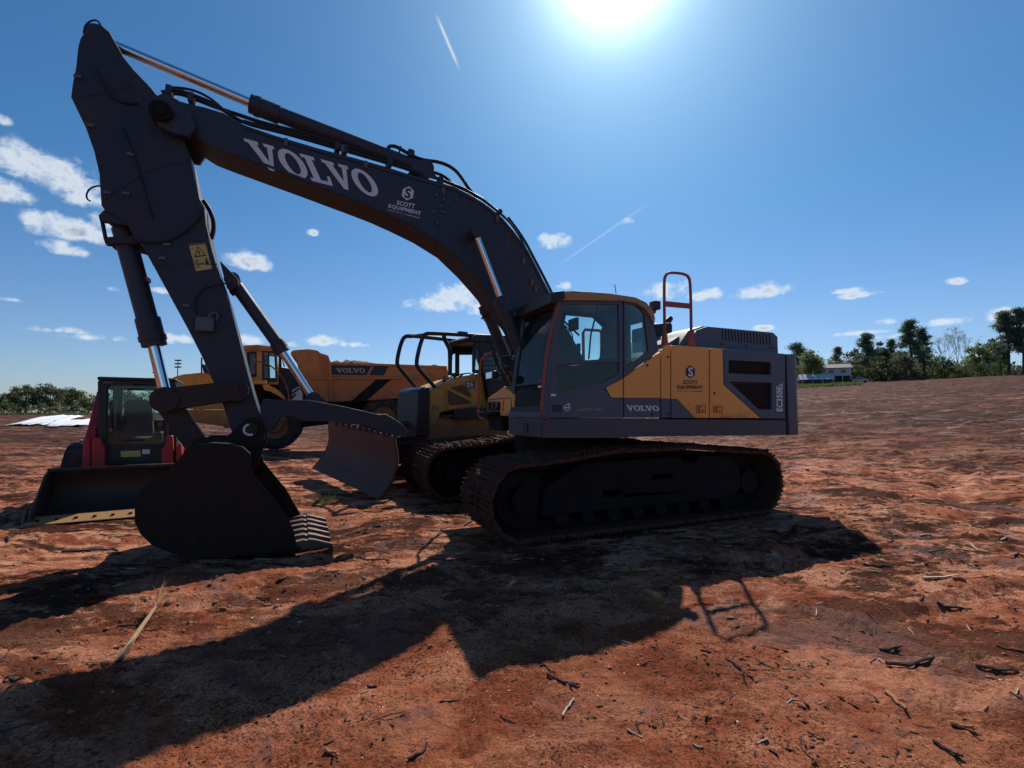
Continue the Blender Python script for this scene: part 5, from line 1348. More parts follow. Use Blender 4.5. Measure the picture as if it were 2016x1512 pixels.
# cab: frame with front door opening, glass, roof, seat, headliner
co = wp([(192, 752), (196, 745), (205, 743.5), (335, 744), (344, 748), (347, 760), (347, 915), (207, 915), (204, 880), (192, 862)], 1.25)
ci = wp([(212, 762), (218, 759), (317, 759), (322, 763), (322, 868), (317, 874), (214, 876), (209, 869)], 1.25)
m = MB(); m.prism(co, 1.25, 1.33, [ci]); cabf = m.build('cab_front', BLACK, ld, .012)
m = MB(); m.prism(wp([(209, 757), (325, 757), (325, 876), (207, 878)], 1.27), 1.285, 1.29); m.build('door_glass', GLASS, cabf)
xl, xr = co[0][0], co[5][0]; zt = co[1][1]; zb = co[6][1]
for x_, nm in ((xl, 'cab_side'), (xr - .05, 'cab_side')):
    m = MB(); m.prism([(1.33, 1.0), (2.5, 1.0), (2.5, zt - .02), (1.33, zt - .01)], x_, x_ + .05, [[(1.45, 1.2), (2.35, 1.2), (2.35, zt - .16), (1.45, zt - .14)]], axis='X'); m.build(nm, BLACK, ld, .006)
m = MB(); m.prism([(xl, 1.0), (xr, 1.0), (xr, zt - .02), (xl, zt - .02)], 2.5, 2.55, [[(xl + .12, 1.35), (xr - .12, 1.35), (xr - .12, zt - .14), (xl + .12, zt - .14)]]); m.build('cab_rear', BLACK, ld, .006)
m = MB(); m.box(xl - .005, xr + .005, 1.22, 2.6, zt - .03, zt + .03); m.build('cab_roof', BLACK, ld, .025)
m = MB(); m.box(xl, xr, 1.33, 2.5, .95, 1.0); m.build('cab_floor', BLACK, ld)
m = MB(); a_ = wp([(240, 878), (305, 878), (302, 850), (297, 795), (290, 787), (250, 787), (244, 795)], 1.75); m.prism(a_, 1.75, 1.9); m.build('operator_seat', SEATM, ld, .04)
m = MB(); a_ = wp([(236, 880), (308, 880), (308, 860), (236, 860)], 1.5); m.prism(a_, 1.42, 1.85); m.build('seat_cushion', SEATM, ld, .04)
for px in (226, 314):
    a_ = W.pt(px, 850, 1.6); m = MB(); m.box(a_[0] - .06, a_[0] + .06, 1.40, 1.9, a_[1] - .35, a_[1]); m.build('console', BLACK, ld, .02)
    m = MB(); m.tube([(a_[0], 1.5, a_[1]), (a_[0], 1.47, a_[1] + .12)], .02, 8); m.build('control_lever', BLACK, ld)
a_ = wp([(243, 787), (282, 787), (282, 782), (243, 782)], 2.44); m = MB(); m.prism(a_, 2.44, 2.48); m.build('paper_label', PALE, ld)
for (p, n_) in (((252, 766, 280, 766), 1), ((243, 868, 284, 867), 2)):
    m = MB(); m.tube([(*W.pt(p[0], p[1], 1.22)[:1], 1.235, W.pt(p[0], p[1], 1.22)[1]), (W.pt(p[2], p[3], 1.22)[0], 1.235, W.pt(p[2], p[3], 1.22)[1])], .012, 6); m.build('grab_handle', BLACK, cabf)
m = MB(); a_ = W.pt(217, 790, 1.24); b_ = W.pt(219, 842, 1.24); m.tube([(a_[0], 1.24, a_[1]), (b_[0], 1.24, b_[1])], .012, 6); m.build('wiper', BLACK, cabf)
m = MB(); a_ = wp([(207, 880), (319, 878), (319, 908), (207, 910)], 1.24); m.prism(a_, 1.235, 1.25); lp_ = m.build('front_panel', BLACK, cabf, .006)
for q in ([(238, 900), (277, 899), (276, 887), (238, 888)], [(280, 894), (295, 893.5), (295, 885), (280, 885)]):
    m = MB(); m.prism(wp(q, 1.23), 1.229, 1.234); m.build('data_plate', STICK if q[0][0] == 238 else WHITE, lp_)
m = MB(); m.prism(wp([(203, 755), (222, 755), (222, 751), (203, 751)], 1.24), 1.243, 1.249); m.build('name_plate', GREYL, cabf)
for px in (330, 332):
    m = MB(); a_ = W.pt(px, 815, 1.22); b_ = W.pt(px, 862, 1.22); m.tube([(a_[0], 1.22, a_[1]), (b_[0], 1.22, b_[1])], .008, 5); m.build('gas_strut', SHINY, cabf)
for px, py in ((342, 832), (340, 842), (316, 835)):
    a_ = W.pt(px, py, 1.2); m = MB(); m.cyl((a_[0], 1.17, a_[1]), (a_[0], 1.24, a_[1]), .035, 12); m.build('work_lamp', SHINY, ld)
a_ = W.pt(357, 862, 1.1); m = MB(); m.cyl((a_[0], 1.05, a_[1]), (a_[0], 1.12, a_[1]), .05, 14); m.build('arm_pin', RED, ld)
P = track_path(0, 2.3, .48, .42, .44, .40, hump=.04)
_x = W.pt(122, 925, 1.40)[0]
for x_ in (_x, 2 * W.pt(268, 850, 1.25)[0] - _x - .40):
    mb = MB(); smp = resample(P, .09)
    inn = [(p.x - t.y * -.06, p.y + t.x * .06) for p, t in smp]; n = len(smp)
    vs = []
    for k, ((p, t), q) in enumerate(zip(smp, inn)):
        e_ = .018 if k % 2 else 0
        vs += [(x_, 1.35 + p.x + t.y * e_, p.y - t.x * e_ + .06), (x_ + .40, 1.35 + p.x + t.y * e_, p.y - t.x * e_ + .06), (x_ + .40, 1.35 + q[0], q[1] + .06), (x_, 1.35 + q[0], q[1] + .06)]
    mb.add(vs, [(i*4+k, i*4+(k+1)%4, ((i+1)%n)*4+(k+1)%4, ((i+1)%n)*4+k) for i in range(n) for k in range(4)])
    tk = mb.build('rubber_track', RUBBER, ld, sm=0)
    m = MB(); m.box(x_ + .08, x_ + .32, 1.6, 3.4, .18, .62); m.build('track_frame', BLACKM, tk)
# engine cover at the rear
m = MB(); m.box(.08, .80, 2.56, 3.1, .9, 1.45); m.build('engine_cover', BLACK, ld, .05)

# ------------------------------------------------------------------ ARTICULATED HAULER
H = Frame(-8.5, 17.63, 20.8)
ha = H.empty('articulated_hauler')
tag(ha, 'yellow six wheeled articulated hauler with an orange brown dump box, parked behind the excavator arm', 'dump truck')
def hp(poly, t=0.0): return H.pts(poly, t)
def hplate(name, poly, mat, t0, t1, tp=None, parent=None, bevel=.02, holes=()):
    tp = t0 if tp is None else tp; m = MB(); m.prism(hp(poly, tp), t0, t1, [hp(h, tp) for h in holes]); return m.build(name, mat, parent or ha, bevel)
hplate('hood', [(332, 752), (336, 745), (346, 741), (360, 737), (396, 733.5), (440, 733), (492, 735), (492, 764), (423, 765), (350, 766), (333, 762)], HYEL, .25, 2.9)
hplate('hood_side', [(334, 767), (424, 765.5), (480, 765.5), (482, 772), (425, 772), (352, 773), (336, 774)], BLACK, .28, 2.85, tp=.25)
hplate('hood_side', [(334, 770), (400, 786), (478, 784), (478, 806), (368, 805), (335, 802)], HYEL, .10, 3.0, tp=.10)
hplate('bumper', [(334, 807), (368, 806.5), (476, 806.5), (470, 815), (458, 842), (380, 831), (336, 826)], HYEL, .04, 3.1, tp=.04)
lay4(H, [(379, 816), (388, 816), (388, 807.5), (379, 807.5)], .038, art_poly([iron]), 'round_emblem', DECALD, ha, .006)
lay4(H, [(409, 765), (424, 764.5), (424, 760.5), (409, 761)], .246, font_mesh('A40F', .02), 'model_lettering', WHITE, ha, .01)
lay4(H, [(336, 752), (344, 751), (347, 745), (339, 746)], .246, bl_, 'side_marker', HORG, ha, .01)
hplate('chassis', [(440, 842), (452, 800), (600, 796), (612, 778), (700, 784), (800, 774), (872, 758), (880, 770), (878, 830), (640, 836), (560, 846)], BLACKM, .9, 2.2, tp=.9)
# cab with see-through windows
cab_o = [(476, 684), (484, 681), (540, 684), (546, 692), (548, 757), (500, 757), (474, 757)]
h1 = [(489, 697), (503, 697), (503, 738), (491, 738)]; h2 = [(518, 692), (541, 694), (543, 745), (519, 745)]
hc = hplate('cab_side', cab_o, HYEL, .55, .62, holes=[h1, h2], bevel=.01)
hplate('cab_side', cab_o, BLACK, 2.1, 2.17, tp=.55, holes=[h1, h2], bevel=.01)
hplate('window_glass', [(488, 696), (505, 696), (505, 740), (490, 740)], GLASS, .58, .59, tp=.55, parent=hc, bevel=0)
hplate('window_glass', [(517, 690), (543, 692), (545, 747), (517, 747)], GLASS, .58, .59, tp=.55, parent=hc, bevel=0)
hplate('window_frame', [(516, 689), (543, 691), (546, 752), (516, 752)], BLACK, .53, .549, parent=hc, holes=[[(519, 693), (527, 694), (528, 744), (520, 744)], [(530, 694), (540, 695), (542, 744), (531, 744)]], bevel=0)
hplate('window_frame', [(486, 692), (505, 692), (505, 742), (488, 742)], BLACK, .53, .549, parent=hc, holes=[[(491, 698), (502, 698), (502, 736), (493, 736)]], bevel=0)
hplate('cab_roof', [(474, 686), (480, 680), (506, 678.5), (538, 682), (548, 688), (548, 692), (476, 689)], HORG, .45, 2.3, tp=.45)
hplate('operator_seat', [(512, 757), (530, 757), (528, 712), (518, 712)], SEATM, 1.1, 1.6, tp=1.1)
hplate('platform', [(500, 748), (524, 749), (524, 756), (500, 756)], HYEL, .0, .6, tp=0.0)
hplate('cab_base', [(470, 757), (548, 756), (562, 790), (560, 806), (470, 810)], BLACKM, .95, 2.2, tp=.95)
hplate('fender', [(516, 757), (526, 757), (540, 763), (552, 772), (562, 785), (560, 787), (546, 778), (530, 770), (520, 768)], HYEL, -.02, .7, tp=-.02)
hplate('rear_cowl', [(545, 757), (545, 722), (560, 724), (606, 733), (612, 745), (612, 800), (560, 800)], BLACK, .8, 2.4, tp=.8)
hplate('air_tank', [(575, 768), (590, 760), (596, 775), (596, 792), (574, 792)], PALE, .55, .8, tp=.55)
def htube(nm, pix, t, r, mat, par=None, sm=2):
    m = MB(); m.tube([H.p3(a, b, t) for a, b in pix], r, 7, smooth=sm); return m.build(nm, mat, par or ha)
htube('handrail', [(497, 733), (496, 716), (498, 711), (504, 711), (520, 714), (533, 720), (545, 730), (556, 743), (564, 758), (568, 774), (569, 788)], -.02, .028, RAIL)
htube('handrail', [(603, 745), (609, 750), (610, 770), (606, 790)], .2, .02, RAIL)
htube('grab_rail', [(549, 727), (550, 690), (560, 722)], .5, .03, BLACK, sm=0)
htube('mirror_arm', [(397, 734), (397, 704), (404, 708), (406, 722)], .0, .025, BLACK, sm=0)
hplate('mirror', [(397, 716), (405, 719), (412, 735), (400, 733)], BLACK, -.05, .25, tp=-.05)
for k, (pa, pb) in enumerate((((575, 775), (590, 764)), ((573, 785), (583, 776)), ((560, 770), (574, 790)), ((588, 760), (592, 735)), ((598, 778), (604, 746)))):
    htube('hydraulic_hose', [pa, ((pa[0] + pb[0]) / 2 + 3, (pa[1] + pb[1]) / 2 - 3), pb], .5, .03, HOSE)
htube('boarding_step', [(564, 827), (568, 848), (577, 848.5), (583, 828)], .02, .022, BLACK, sm=1)
hplate('step_bracket', [(562, 824), (585, 826), (584, 830), (562, 829)], BLACK, 0, .3, tp=0)
# dump box
OB = [(572, 694), (577, 689.5), (606, 687), (626, 690), (628, 694), (643, 698), (648, 714), (700, 716), (880, 722), (884, 741), (868, 766), (800, 783), (700, 790), (634, 791), (611, 786), (608, 750), (592, 744), (582, 706), (573, 700)]
box = hplate('dump_box', OB, HORG, -.02, .10, tp=-.02)
hplate('box_side', OB, HORG, 2.95, 3.07, tp=-.02, parent=box)
hplate('box_front', [(584, 706), (590, 700), (612, 780), (606, 783)], HORG, .10, 2.95, tp=0, parent=box)
hplate('box_floor', [(611, 784), (700, 788), (800, 781), (868, 764), (866, 758), (800, 774), (700, 780), (611, 777)], HORG, .10, 2.95, tp=0, parent=box)
hplate('spill_guard', [(572, 694), (577, 689.5), (606, 687), (626, 690), (626, 694), (606, 691), (580, 694), (573, 700)], HORG, .1, 2.95, tp=-.02, parent=box)
hplate('top_rail', [(648, 712.5), (880, 720.5), (880, 725), (648, 717)], HORG, -.10, -.022, tp=-.08, parent=box, bevel=.01)
hplate('side_rib', [(610, 745.5), (640, 747), (720, 746.5), (790, 746), (880, 742), (880, 738.5), (790, 742), (720, 742.5), (640, 743), (609, 741)], HORG, -.11, -.022, tp=-.09, parent=box, bevel=.01)
hplate('side_rib', [(643, 700), (647, 716), (650, 789), (655, 789), (652, 716), (646, 699)], HORG, -.10, -.022, tp=-.08, parent=box, bevel=.01)
hplate('side_rib', [(626, 691), (633, 716), (635, 745), (638, 745), (636, 716), (629, 693)], HORG, -.08, -.022, tp=-.06, parent=box, bevel=.008)
hplate('side_rib', [(740, 748), (770, 747), (720, 790), (690, 791)], BLACKM, -.05, -.022, tp=-.04, parent=box, bevel=.008)
dec = hplate('side_decal', [(650, 719), (731, 720.5), (722, 738.5), (650, 737.5)], DECALD, -.030, -.024, tp=-.02, parent=box, bevel=0)
hplate('side_decal', [(736, 720.5), (765, 721), (756, 739), (727, 738.5)], DECALD, -.030, -.024, tp=-.02, parent=box, bevel=0)
lay(H, (662.5, 733.5), (719, 734), (661, 724.5), -.034, ART_V, 'maker_lettering', paint('dull_gold_letters', (.42, .36, .24), .6, mud=0, bump=0), dec)
# heaped soil in the box
m = MB(); n1, n2 = 26, 10
a0, a1 = H.pt(655, 720, 0), H.pt(872, 726, 0)
vs = []
for i in range(n1):
    for j in range(n2):
        q = i / (n1 - 1); x_ = a0[0] + (a1[0] - a0[0]) * q; y_ = .12 + 2.8 * j / (n2 - 1)
        zz = a0[1] - .05 + .16 * random.random() + .10 * math.sin(q * 9) + .22 * math.sin(math.pi * j / (n2 - 1)) * (1 if q < .65 else .2)
        vs.append((x_, y_, zz))
m.add(vs, [(i*n2+j, (i+1)*n2+j, (i+1)*n2+j+1, i*n2+j+1) for i in range(n1-1) for j in range(n2-1)]); so = m.build('soil_load', TRACK)
so.location = H.o; so.rotation_euler.z = H.a
tag(so, 'lumpy heap of dark soil just showing above the rim of the dump box', 'soil heap')
for px, py, r in ((540, 838, .90), (756, 824, .88), (862, 822, .88)):
    a_ = H.pt(px, py, 0)
    big_wheel(ha, a_[0], .02, a_[1], r, .72, HORG)
    m = revolveY((a_[0], 2.4, a_[1]), [(0, .1), (0, r*.5), (.02, r*.72), (.09, r*.97), (.6, r*.97), (.68, r*.72), (.68, .1)], 28); m.build('tyre', RUBBER, ha)
    m = MB(); m.cyl((a_[0], .5, a_[1]), (a_[0], 2.5, a_[1]), .16, 12); m.build('axle', BLACKM, ha)

# ------------------------------------------------------------------ CRAWLER DOZER
D = Frame(-3.35, 10.0, 37)
dz = D.empty('crawler_dozer')
tag(dz, 'muddy yellow crawler dozer with curved front blade and black roll bars, behind the excavator boom', 'bulldozer')
def dplate(name, poly, mat, t0, t1, tp=None, parent=None, bevel=.02, holes=()):
    tp = t0 if tp is None else tp; m = MB(); m.prism(D.pts(poly, tp), t0, t1, [D.pts(h, tp) for h in holes]); return m.build(name, mat, parent or dz, bevel)
# blade from its four corners, curved between
inv = Matrix.Rotation(-D.a, 4, 'Z') @ Matrix.Translation((-D.o[0], -D.o[1], 0))
NBm, NT, FT, FB = (inv @ Vector(p) for p in ((-2.26, 8.245, .02), (-2.15, 8.69, 1.04), (-4.52, 11.8, 1.25), (-4.78, 11.55, .16)))
K, Nn = 10, 12
def blade_pt(u, v, off=0.0):
    b_ = NBm.lerp(FB, u); t_ = NT.lerp(FT, u); p = b_.lerp(t_, v)
    p.x += .17 * math.sin(math.pi * min(1, v * 1.05)) * (1 if v < 1 else 0) + off; return p
m = MB(); vs = []
for off in (0, .05):
    for i in range(Nn + 1):
        for j in range(K + 1): vs.append(blade_pt(i / Nn, j / K, off))
st = (Nn + 1) * (K + 1); fs = []
for i in range(Nn):
    for j in range(K):
        a = i * (K + 1) + j; b = a + K + 1
        fs.append((a, b, b + 1, a + 1)); fs.append((st + a + 1, st + b + 1, st + b, st + a))
for i in range(Nn):
    a = i * (K + 1); b = a + K + 1; fs.append((a, st + a, st + b, b)); fs.append((a + K, b + K, st + b + K, st + a + K))
for j in range(K):
    fs.append((j, j + 1, st + j + 1, st + j)); q = Nn * (K + 1); fs.append((q + j, st + q + j, st + q + j + 1, q + j + 1))
m.add(vs, fs); bl = m.build('blade', BLADE, dz)
m = MB(); m.tube([blade_pt(i / 8, 1.0, .03) for i in range(9)], .04, 8); m.build('top_rail', BLADE, bl)
for u in (0.0, 1.0):
    m = MB(); m.tube([blade_pt(u, j / 8, .02) for j in range(9)], .03, 6); m.build('end_rib', BLADE, bl)
m = MB(); vs = []
for i in range(Nn + 1):
    for p in (blade_pt(i / Nn, 0, -.02), blade_pt(i / Nn, .18, -.02), blade_pt(i / Nn, .18, .0), blade_pt(i / Nn, 0, .0)): vs.append(p)
m.add(vs, [(i*4+k, i*4+(k+1)%4, (i+1)*4+(k+1)%4, (i+1)*4+k) for i in range(Nn) for k in range(4)] + [(3,2,1,0), (Nn*4, Nn*4+1, Nn*4+2, Nn*4+3)]); m.build('cutting_edge', BLADE, bl)
for u in (.08, .34, .42):
    p = blade_pt(u, 1.0, .0); m = MB(); m.box(p.x - .05, p.x + .12, p.y - .11, p.y + .11, p.z + .0, p.z + .05); m.build('blade_bracket', STEEL, bl, .01)
dplate('c_frame', [(776, 875), (812, 868), (842, 866), (1000, 860), (1000, 876), (842, 884), (776, 900)], BLACKM, -.9, -.7, tp=-.8)
dplate('c_frame', [(776, 875), (812, 868), (842, 866), (1000, 860), (1000, 876), (842, 884), (776, 900)], BLACKM, .7, .9, tp=-.8)
for t_ in (-.35, .35):
    m = MB(); a_ = blade_pt(.5 - t_ / 3.4, .9, .05); b_ = Vector((1.7, t_, 1.35)); m.cyl(a_, a_.lerp(b_, .45), .035, 12); m.cyl(a_.lerp(b_, .4), b_, .06, 12); m.build('lift_cylinder', BLACK, dz)
# radiator guard and hood
s_g = D.pt(843, 800, -.5)[0]
m = MB(); m.prism([(s_g - .30, .95), (s_g + .02, .95), (s_g + .02, 2.04), (s_g - .10, 2.07), (s_g - .26, 1.98)], -.55, .55); m.build('radiator_guard', BLACK, dz, .04)
hd = dplate('hood', [(844.5, 775), (856, 763), (871, 755), (900, 745), (939, 737), (960, 734), (962, 806), (942, 802), (877, 810), (868, 812), (846, 860), (842, 860)], CYEL, -.50, .50)
dplate('hood_door', [(876, 763), (884, 759), (942, 747), (944, 799), (880, 806)], CYEL, -.525, -.502, tp=-.51, parent=hd, bevel=.006)
GRM = paint('vent_mesh', (.16, .08, .03), .7, mud=.3, bump=.5, scale=20)
dplate('vent_panel', [(885, 763), (911, 757), (927, 776), (925, 783), (886, 764)], GRM, -.532, -.526, tp=-.51, parent=hd, bevel=0)
dplate('vent_panel', [(880, 767), (926, 790), (926, 795), (884, 798), (881, 790)], GRM, -.532, -.526, tp=-.51, parent=hd, bevel=0)
lay4(D, [(919, 762.5), (931.5, 761.5), (930.5, 752.5), (918, 753.5)], -.53, font_mesh('D5', .04), 'model_lettering', WHITE, hd, .008)
dplate('badge_back', [(916, 765), (934, 763.5), (933, 750.5), (915, 752)], DECALD, -.530, -.527, tp=-.51, parent=hd, bevel=0)
dplate('badge_plate', [(852, 806), (862, 806), (862, 800), (852, 800)], DECALD, -.508, -.503, tp=-.5, parent=hd, bevel=0)
lay4(D, [(853.5, 805), (860.5, 805), (860.5, 801.5), (853.5, 801.5)], -.510, font_mesh('CAT', .02), 'maker_lettering', WHITE, hd, .004)
dplate('step_plate', [(870, 818), (894, 817), (894, 820), (870, 821)], SHINY, -.56, -.505, tp=-.5, parent=hd, bevel=0)
dplate('side_tank', [(895, 806), (962, 802), (1000, 802), (1000, 822), (895, 826)], BLACK, -.62, .62, tp=-.62)
dplate('belly', [(842, 860), (850, 838), (862, 822), (1000, 822), (1000, 862), (842, 866)], CYEL, -.46, .46, tp=-.46)
for pa, pb in (((850, 775), (870, 757)), ((893, 745), (900, 737)), ((905, 742), (912, 736)), ((930, 737), (935, 733)), ((872, 752), (876, 741))):
    m = MB(); m.tube([D.p3(*pa, -.4), D.p3(*pb, -.4)], .022, 6); m.build('hood_pipe', HOSE, hd)
m = MB(); m.tube([D.p3(a, b, -.3) for a, b in ((873, 753), (880, 745), (900, 738), (925, 734), (928, 738))], .016, 6, smooth=1); m.build('hood_rail', BLACK, hd)
# sweeps
def dtube(nm, pix, t, r, sm=1):
    m = MB(); m.tube([D.p3(a, b, t) for a, b in pix], r, 10, smooth=sm); return m.build(nm, BLACK, dz)
dtube('brush_guard', [(856, 762), (840, 744), (824, 726), (819, 716), (825, 686), (832, 664), (838, 657), (848, 656), (900, 658.5), (955, 662), (1012, 666)], -.55, .045, 2)
dtube('brush_guard', [(824, 768), (814, 757), (800, 740), (784, 722), (781, 712), (787, 684), (793, 667), (799, 662), (808, 661), (840, 664), (900, 671), (960, 676)], .55, .048, 2)
dtube('guard_post', [(886, 738), (886, 700), (885, 687), (880, 677), (875, 668), (874, 660)], -.2, .05, 1)
m = MB(); m.tube([D.p3(836, 659, -.55), D.p3(806, 663, .55)], .04, 8); m.build('guard_crossbar', BLACK, dz)
m = MB(); a_ = D.p3(908, 658, -.5); m.box(a_.x - .1, a_.x + .12, -.6, -.4, a_.z - .02, a_.z + .05); m.build('beacon', BLACK, dz)
# cab
CO = [(931, 733), (931, 700), (934, 676), (938, 668), (1012, 664), (1040, 670), (1050, 745), (1040, 812), (962, 806), (960, 736)]
W1 = [(937, 690), (944, 686), (944, 728), (935, 728)]; W2 = [(951, 690), (984, 690), (1000, 735), (951, 738)]
dc = dplate('cab_side', CO, BLACK, -.62, -.55, tp=-.60, holes=[W1, W2], bevel=.01)
dplate('cab_side', CO, BLACK, .48, .55, tp=-.60, holes=[W1, W2], bevel=.01)
dplate('cab_roof', [(926, 664), (940, 658), (1014, 660), (1045, 666), (1045, 673), (930, 673)], BLACK, -.66, .5, tp=-.66)
dplate('window_glass', [(934, 684), (946, 684), (946, 730), (934, 730)], GLASS, -.58, -.575, tp=-.60, parent=dc, bevel=0)
dplate('window_glass', [(949, 688), (1002, 688), (1002, 740), (949, 740)], GLASS, -.58, -.575, tp=-.60, parent=dc, bevel=0)
m = MB()
for k in range(8):
    x_ = 951 + k * 6; m.tube([D.p3(x_, 690, -.64), D.p3(x_, 738, -.64)], .008, 4)
for k in range(6):
    y_ = 692 + k * 9; m.tube([D.p3(951, y_, -.64), D.p3(996, y_, -.64)], .008, 4)
m.build('window_screen', BLACK, dc)
dplate('operator_seat', [(975, 800), (1010, 800), (1008, 735), (990, 735), (985, 770)], SEATM, -.3, .3, tp=-.3)
P = track_path(0, 3.5, .44, .42, .44, .42, hump=.05)
for y_ in (-1.45, .85):
    bt = make_track(dz, Vector((.75, y_, 0)), 0, P, .60, .20, TRACK, grouser=.05)
    m = MB(); m.prism([(1.3, .25), (3.9, .25), (3.9, .65), (1.3, .65)], y_ + .1, y_ + .5); m.build('track_frame', BLACKM, dz, .02)
    for cx_ in (1.22, 3.8):
        m = MB(); m.cyl((cx_, y_ + .15, .45), (cx_, y_ + .45, .45), .36, 24); m.build('idler_wheel', BLACKM, dz)

# ------------------------------------------------------------------ things lying on the clay
def on_ground(px, py):
    z = 0.0
    for _ in range(6):
        x, y = gnd(px, py, z); z = zq(x, y)
    return Vector((x, y, z))
WOOD_D = paint('dark_stick_bark', (.055, .035, .028), .85, mud=.25, bump=.5, scale=12)
WOOD_P = paint('pale_bare_wood', (.52, .42, .30), .7, mud=.2, bump=.3, scale=12)
WOOD_O = paint('split_orange_wood', (.36, .17, .07), .8, mud=.2, bump=.4, scale=12)
def stick(pa, pb, r, mat, label, bend=.04, fork=False, group='sticks scattered on the clay'):
    a, b = on_ground(*pa), on_ground(*pb)
    n = 7; L_ = (b - a).length; side = (b - a).cross(Vector((0, 0, 1))).normalized()
    c = (a + b) / 2; c.z = zq(c.x, c.y)
    pts = []
    for i in range(n):
        t = i / (n - 1); p = a.lerp(b, t) + side * math.sin(t * math.pi) * L_ * bend * (1 + .3 * random.uniform(-1, 1))
        p.z = zq(p.x, p.y) + r * .75 + random.uniform(0, r * .6); pts.append(p - c)
    rr = [r * random.uniform(.75, 1.1) * (1 - .35 * i / n) for i in range(n)]
    m = MB(); m.tube(pts, rr, 7)
    if fork:
        q = pts[4]; m.tube([q, q + (b - a) * .2 + side * L_ * .14 + Vector((0, 0, .01)), q + (b - a) * .34 + side * L_ * .2 + Vector((0, 0, .02))], [r * .6, r * .45, r * .2], 5)
    o = m.build('stick', mat, None, sm=40); o.location = c; tag(o, label, 'stick', group); return o
STK = [((1078,1330),(1142,1350),.011,WOOD_D,'thick dark stick lying across the middle foreground, below the cab shadow',.03),
 ((1063,1300),(1094,1325),.006,WOOD_D,'thin dark stick touching the thick one in the middle foreground',.08),
 ((1130,1378),(1108,1412),.008,WOOD_P,'short pale peeled stick in the foreground centre',.05),
 ((1235,1438),(1265,1454),.006,WOOD_P,'pale thin stick at the bottom edge, right of centre',.05),
 ((865,1383),(905,1379),.006,WOOD_D,'small dark stick beside the little gully in the foreground',.04),
 ((803,1498),(840,1468),.009,WOOD_D,'dark curved root piece near the bottom edge left of the gully',.14),
 ((1430,1298),(1482,1336),.009,WOOD_D,'straight dark stick right of the handrail shadow',.02),
 ((1546,1296),(1566,1312),.004,WOOD_P,'very thin pale twig, upper one of a pair right of centre',.05),
 ((1540,1316),(1578,1320),.005,WOOD_P,'thin pale twig lying level, lower one of a pair',.03),
 ((1508,1324),(1520,1332),.005,WOOD_P,'tiny pale twig beside a bright red patch of clay',.02),
 ((1920,1312),(2006,1326),.013,WOOD_D,'long dark brown stick near the right edge of the photo',.02),
 ((1838,1462),(1896,1500),.011,WOOD_D,'thick dark stick pointing to the bottom right corner',.04),
 ((1575,1452),(1610,1504),.005,WOOD_D,'thin curved twig standing out at the bottom right of centre',.14),
 ((1745,1365),(1785,1404),.012,WOOD_O,'orange brown split wood piece in the right foreground',.05),
 ((1872,1428),(1920,1440),.014,WOOD_O,'flat orange bark slab in the lower right foreground',.03),
 ((1745,1310),(1838,1296),.016,WOOD_D,'knobbly dark root lying level in the right foreground',.10),
 ((1733,1282),(1768,1277),.016,WOOD_D,'stubby dark branch piece above the knobbly root',.05),
 ((1728,1298),(1743,1308),.005,WOOD_P,'short pale twig left of the knobbly root',.0),
 ((1962,1275),(2016,1284),.007,WOOD_D,'dark twig at the right edge with a light fork',.06),
 ((1788,1240),(1800,1250),.005,WOOD_P,'small pale chip of wood right of centre field',.0),
 ((700,1098),(768,1107),.010,WOOD_D,'dark stick lying beyond the shadow of the boom, left of the tracks',.03),
 ((770,1238),(848,1253),.008,WOOD_D,'stick lying half in the boom shadow near its edge',.03),
 ((1670,1385),(1690,1396),.006,WOOD_D,'short dark stick in the right middle foreground',.03),
 ((1490,1463),(1512,1458),.005,WOOD_P,'thin pale twig near the bottom edge on the dark damp patch',.05),
 ((1364,1466),(1384,1472),.006,WOOD_P,'pale wood splinter left of the damp patch bottom',.02),
 ((985,1410),(1015,1425),.005,WOOD_D,'dark crooked twig left of the pale peeled stick',.12),
 ((640,1480),(668,1492),.010,WOOD_O,'orange brown wood splinter in the lower left foreground',.02),
 ((575,1215),(612,1219),.006,WOOD_D,'dark twig in the lit strip between the two shadows',.05),
 ((505,1178),(533,1180),.010,WOOD_D,'dark stub lying in the lit strip below the bucket',.03),
 ((20,1337),(48,1338),.012,WOOD_D,'dark curved bark piece at the left edge foreground',.12),
 ((610,1315),(660,1311),.005,WOOD_D,'thin twig inside the wide boom shadow',.03),
 ((1880,1082),(1958,1092),.008,WOOD_D,'long thin stick on the lit clay right of the counterweight shadow',.03),
 ((1700,1112),(1752,1117),.014,WOOD_D,'dark root just right of the tip of the machine shadow',.08),
 ((1845,1195),(1913,1202),.014,WOOD_D,'dark broken branch on the lit ground at right middle',.06),
 ((1990,1365),(2014,1382),.008,WOOD_D,'dark stick cut by the right edge below the long brown one',.03),
 ((1370,1268),(1408,1282),.004,WOOD_D,'fine twig under the handrail shadow',.05)]
for s_ in STK: stick(s_[0], s_[1], s_[2] * .82, *s_[3:5], bend=s_[5], fork=s_[2] > .008 and random.random() < .5)
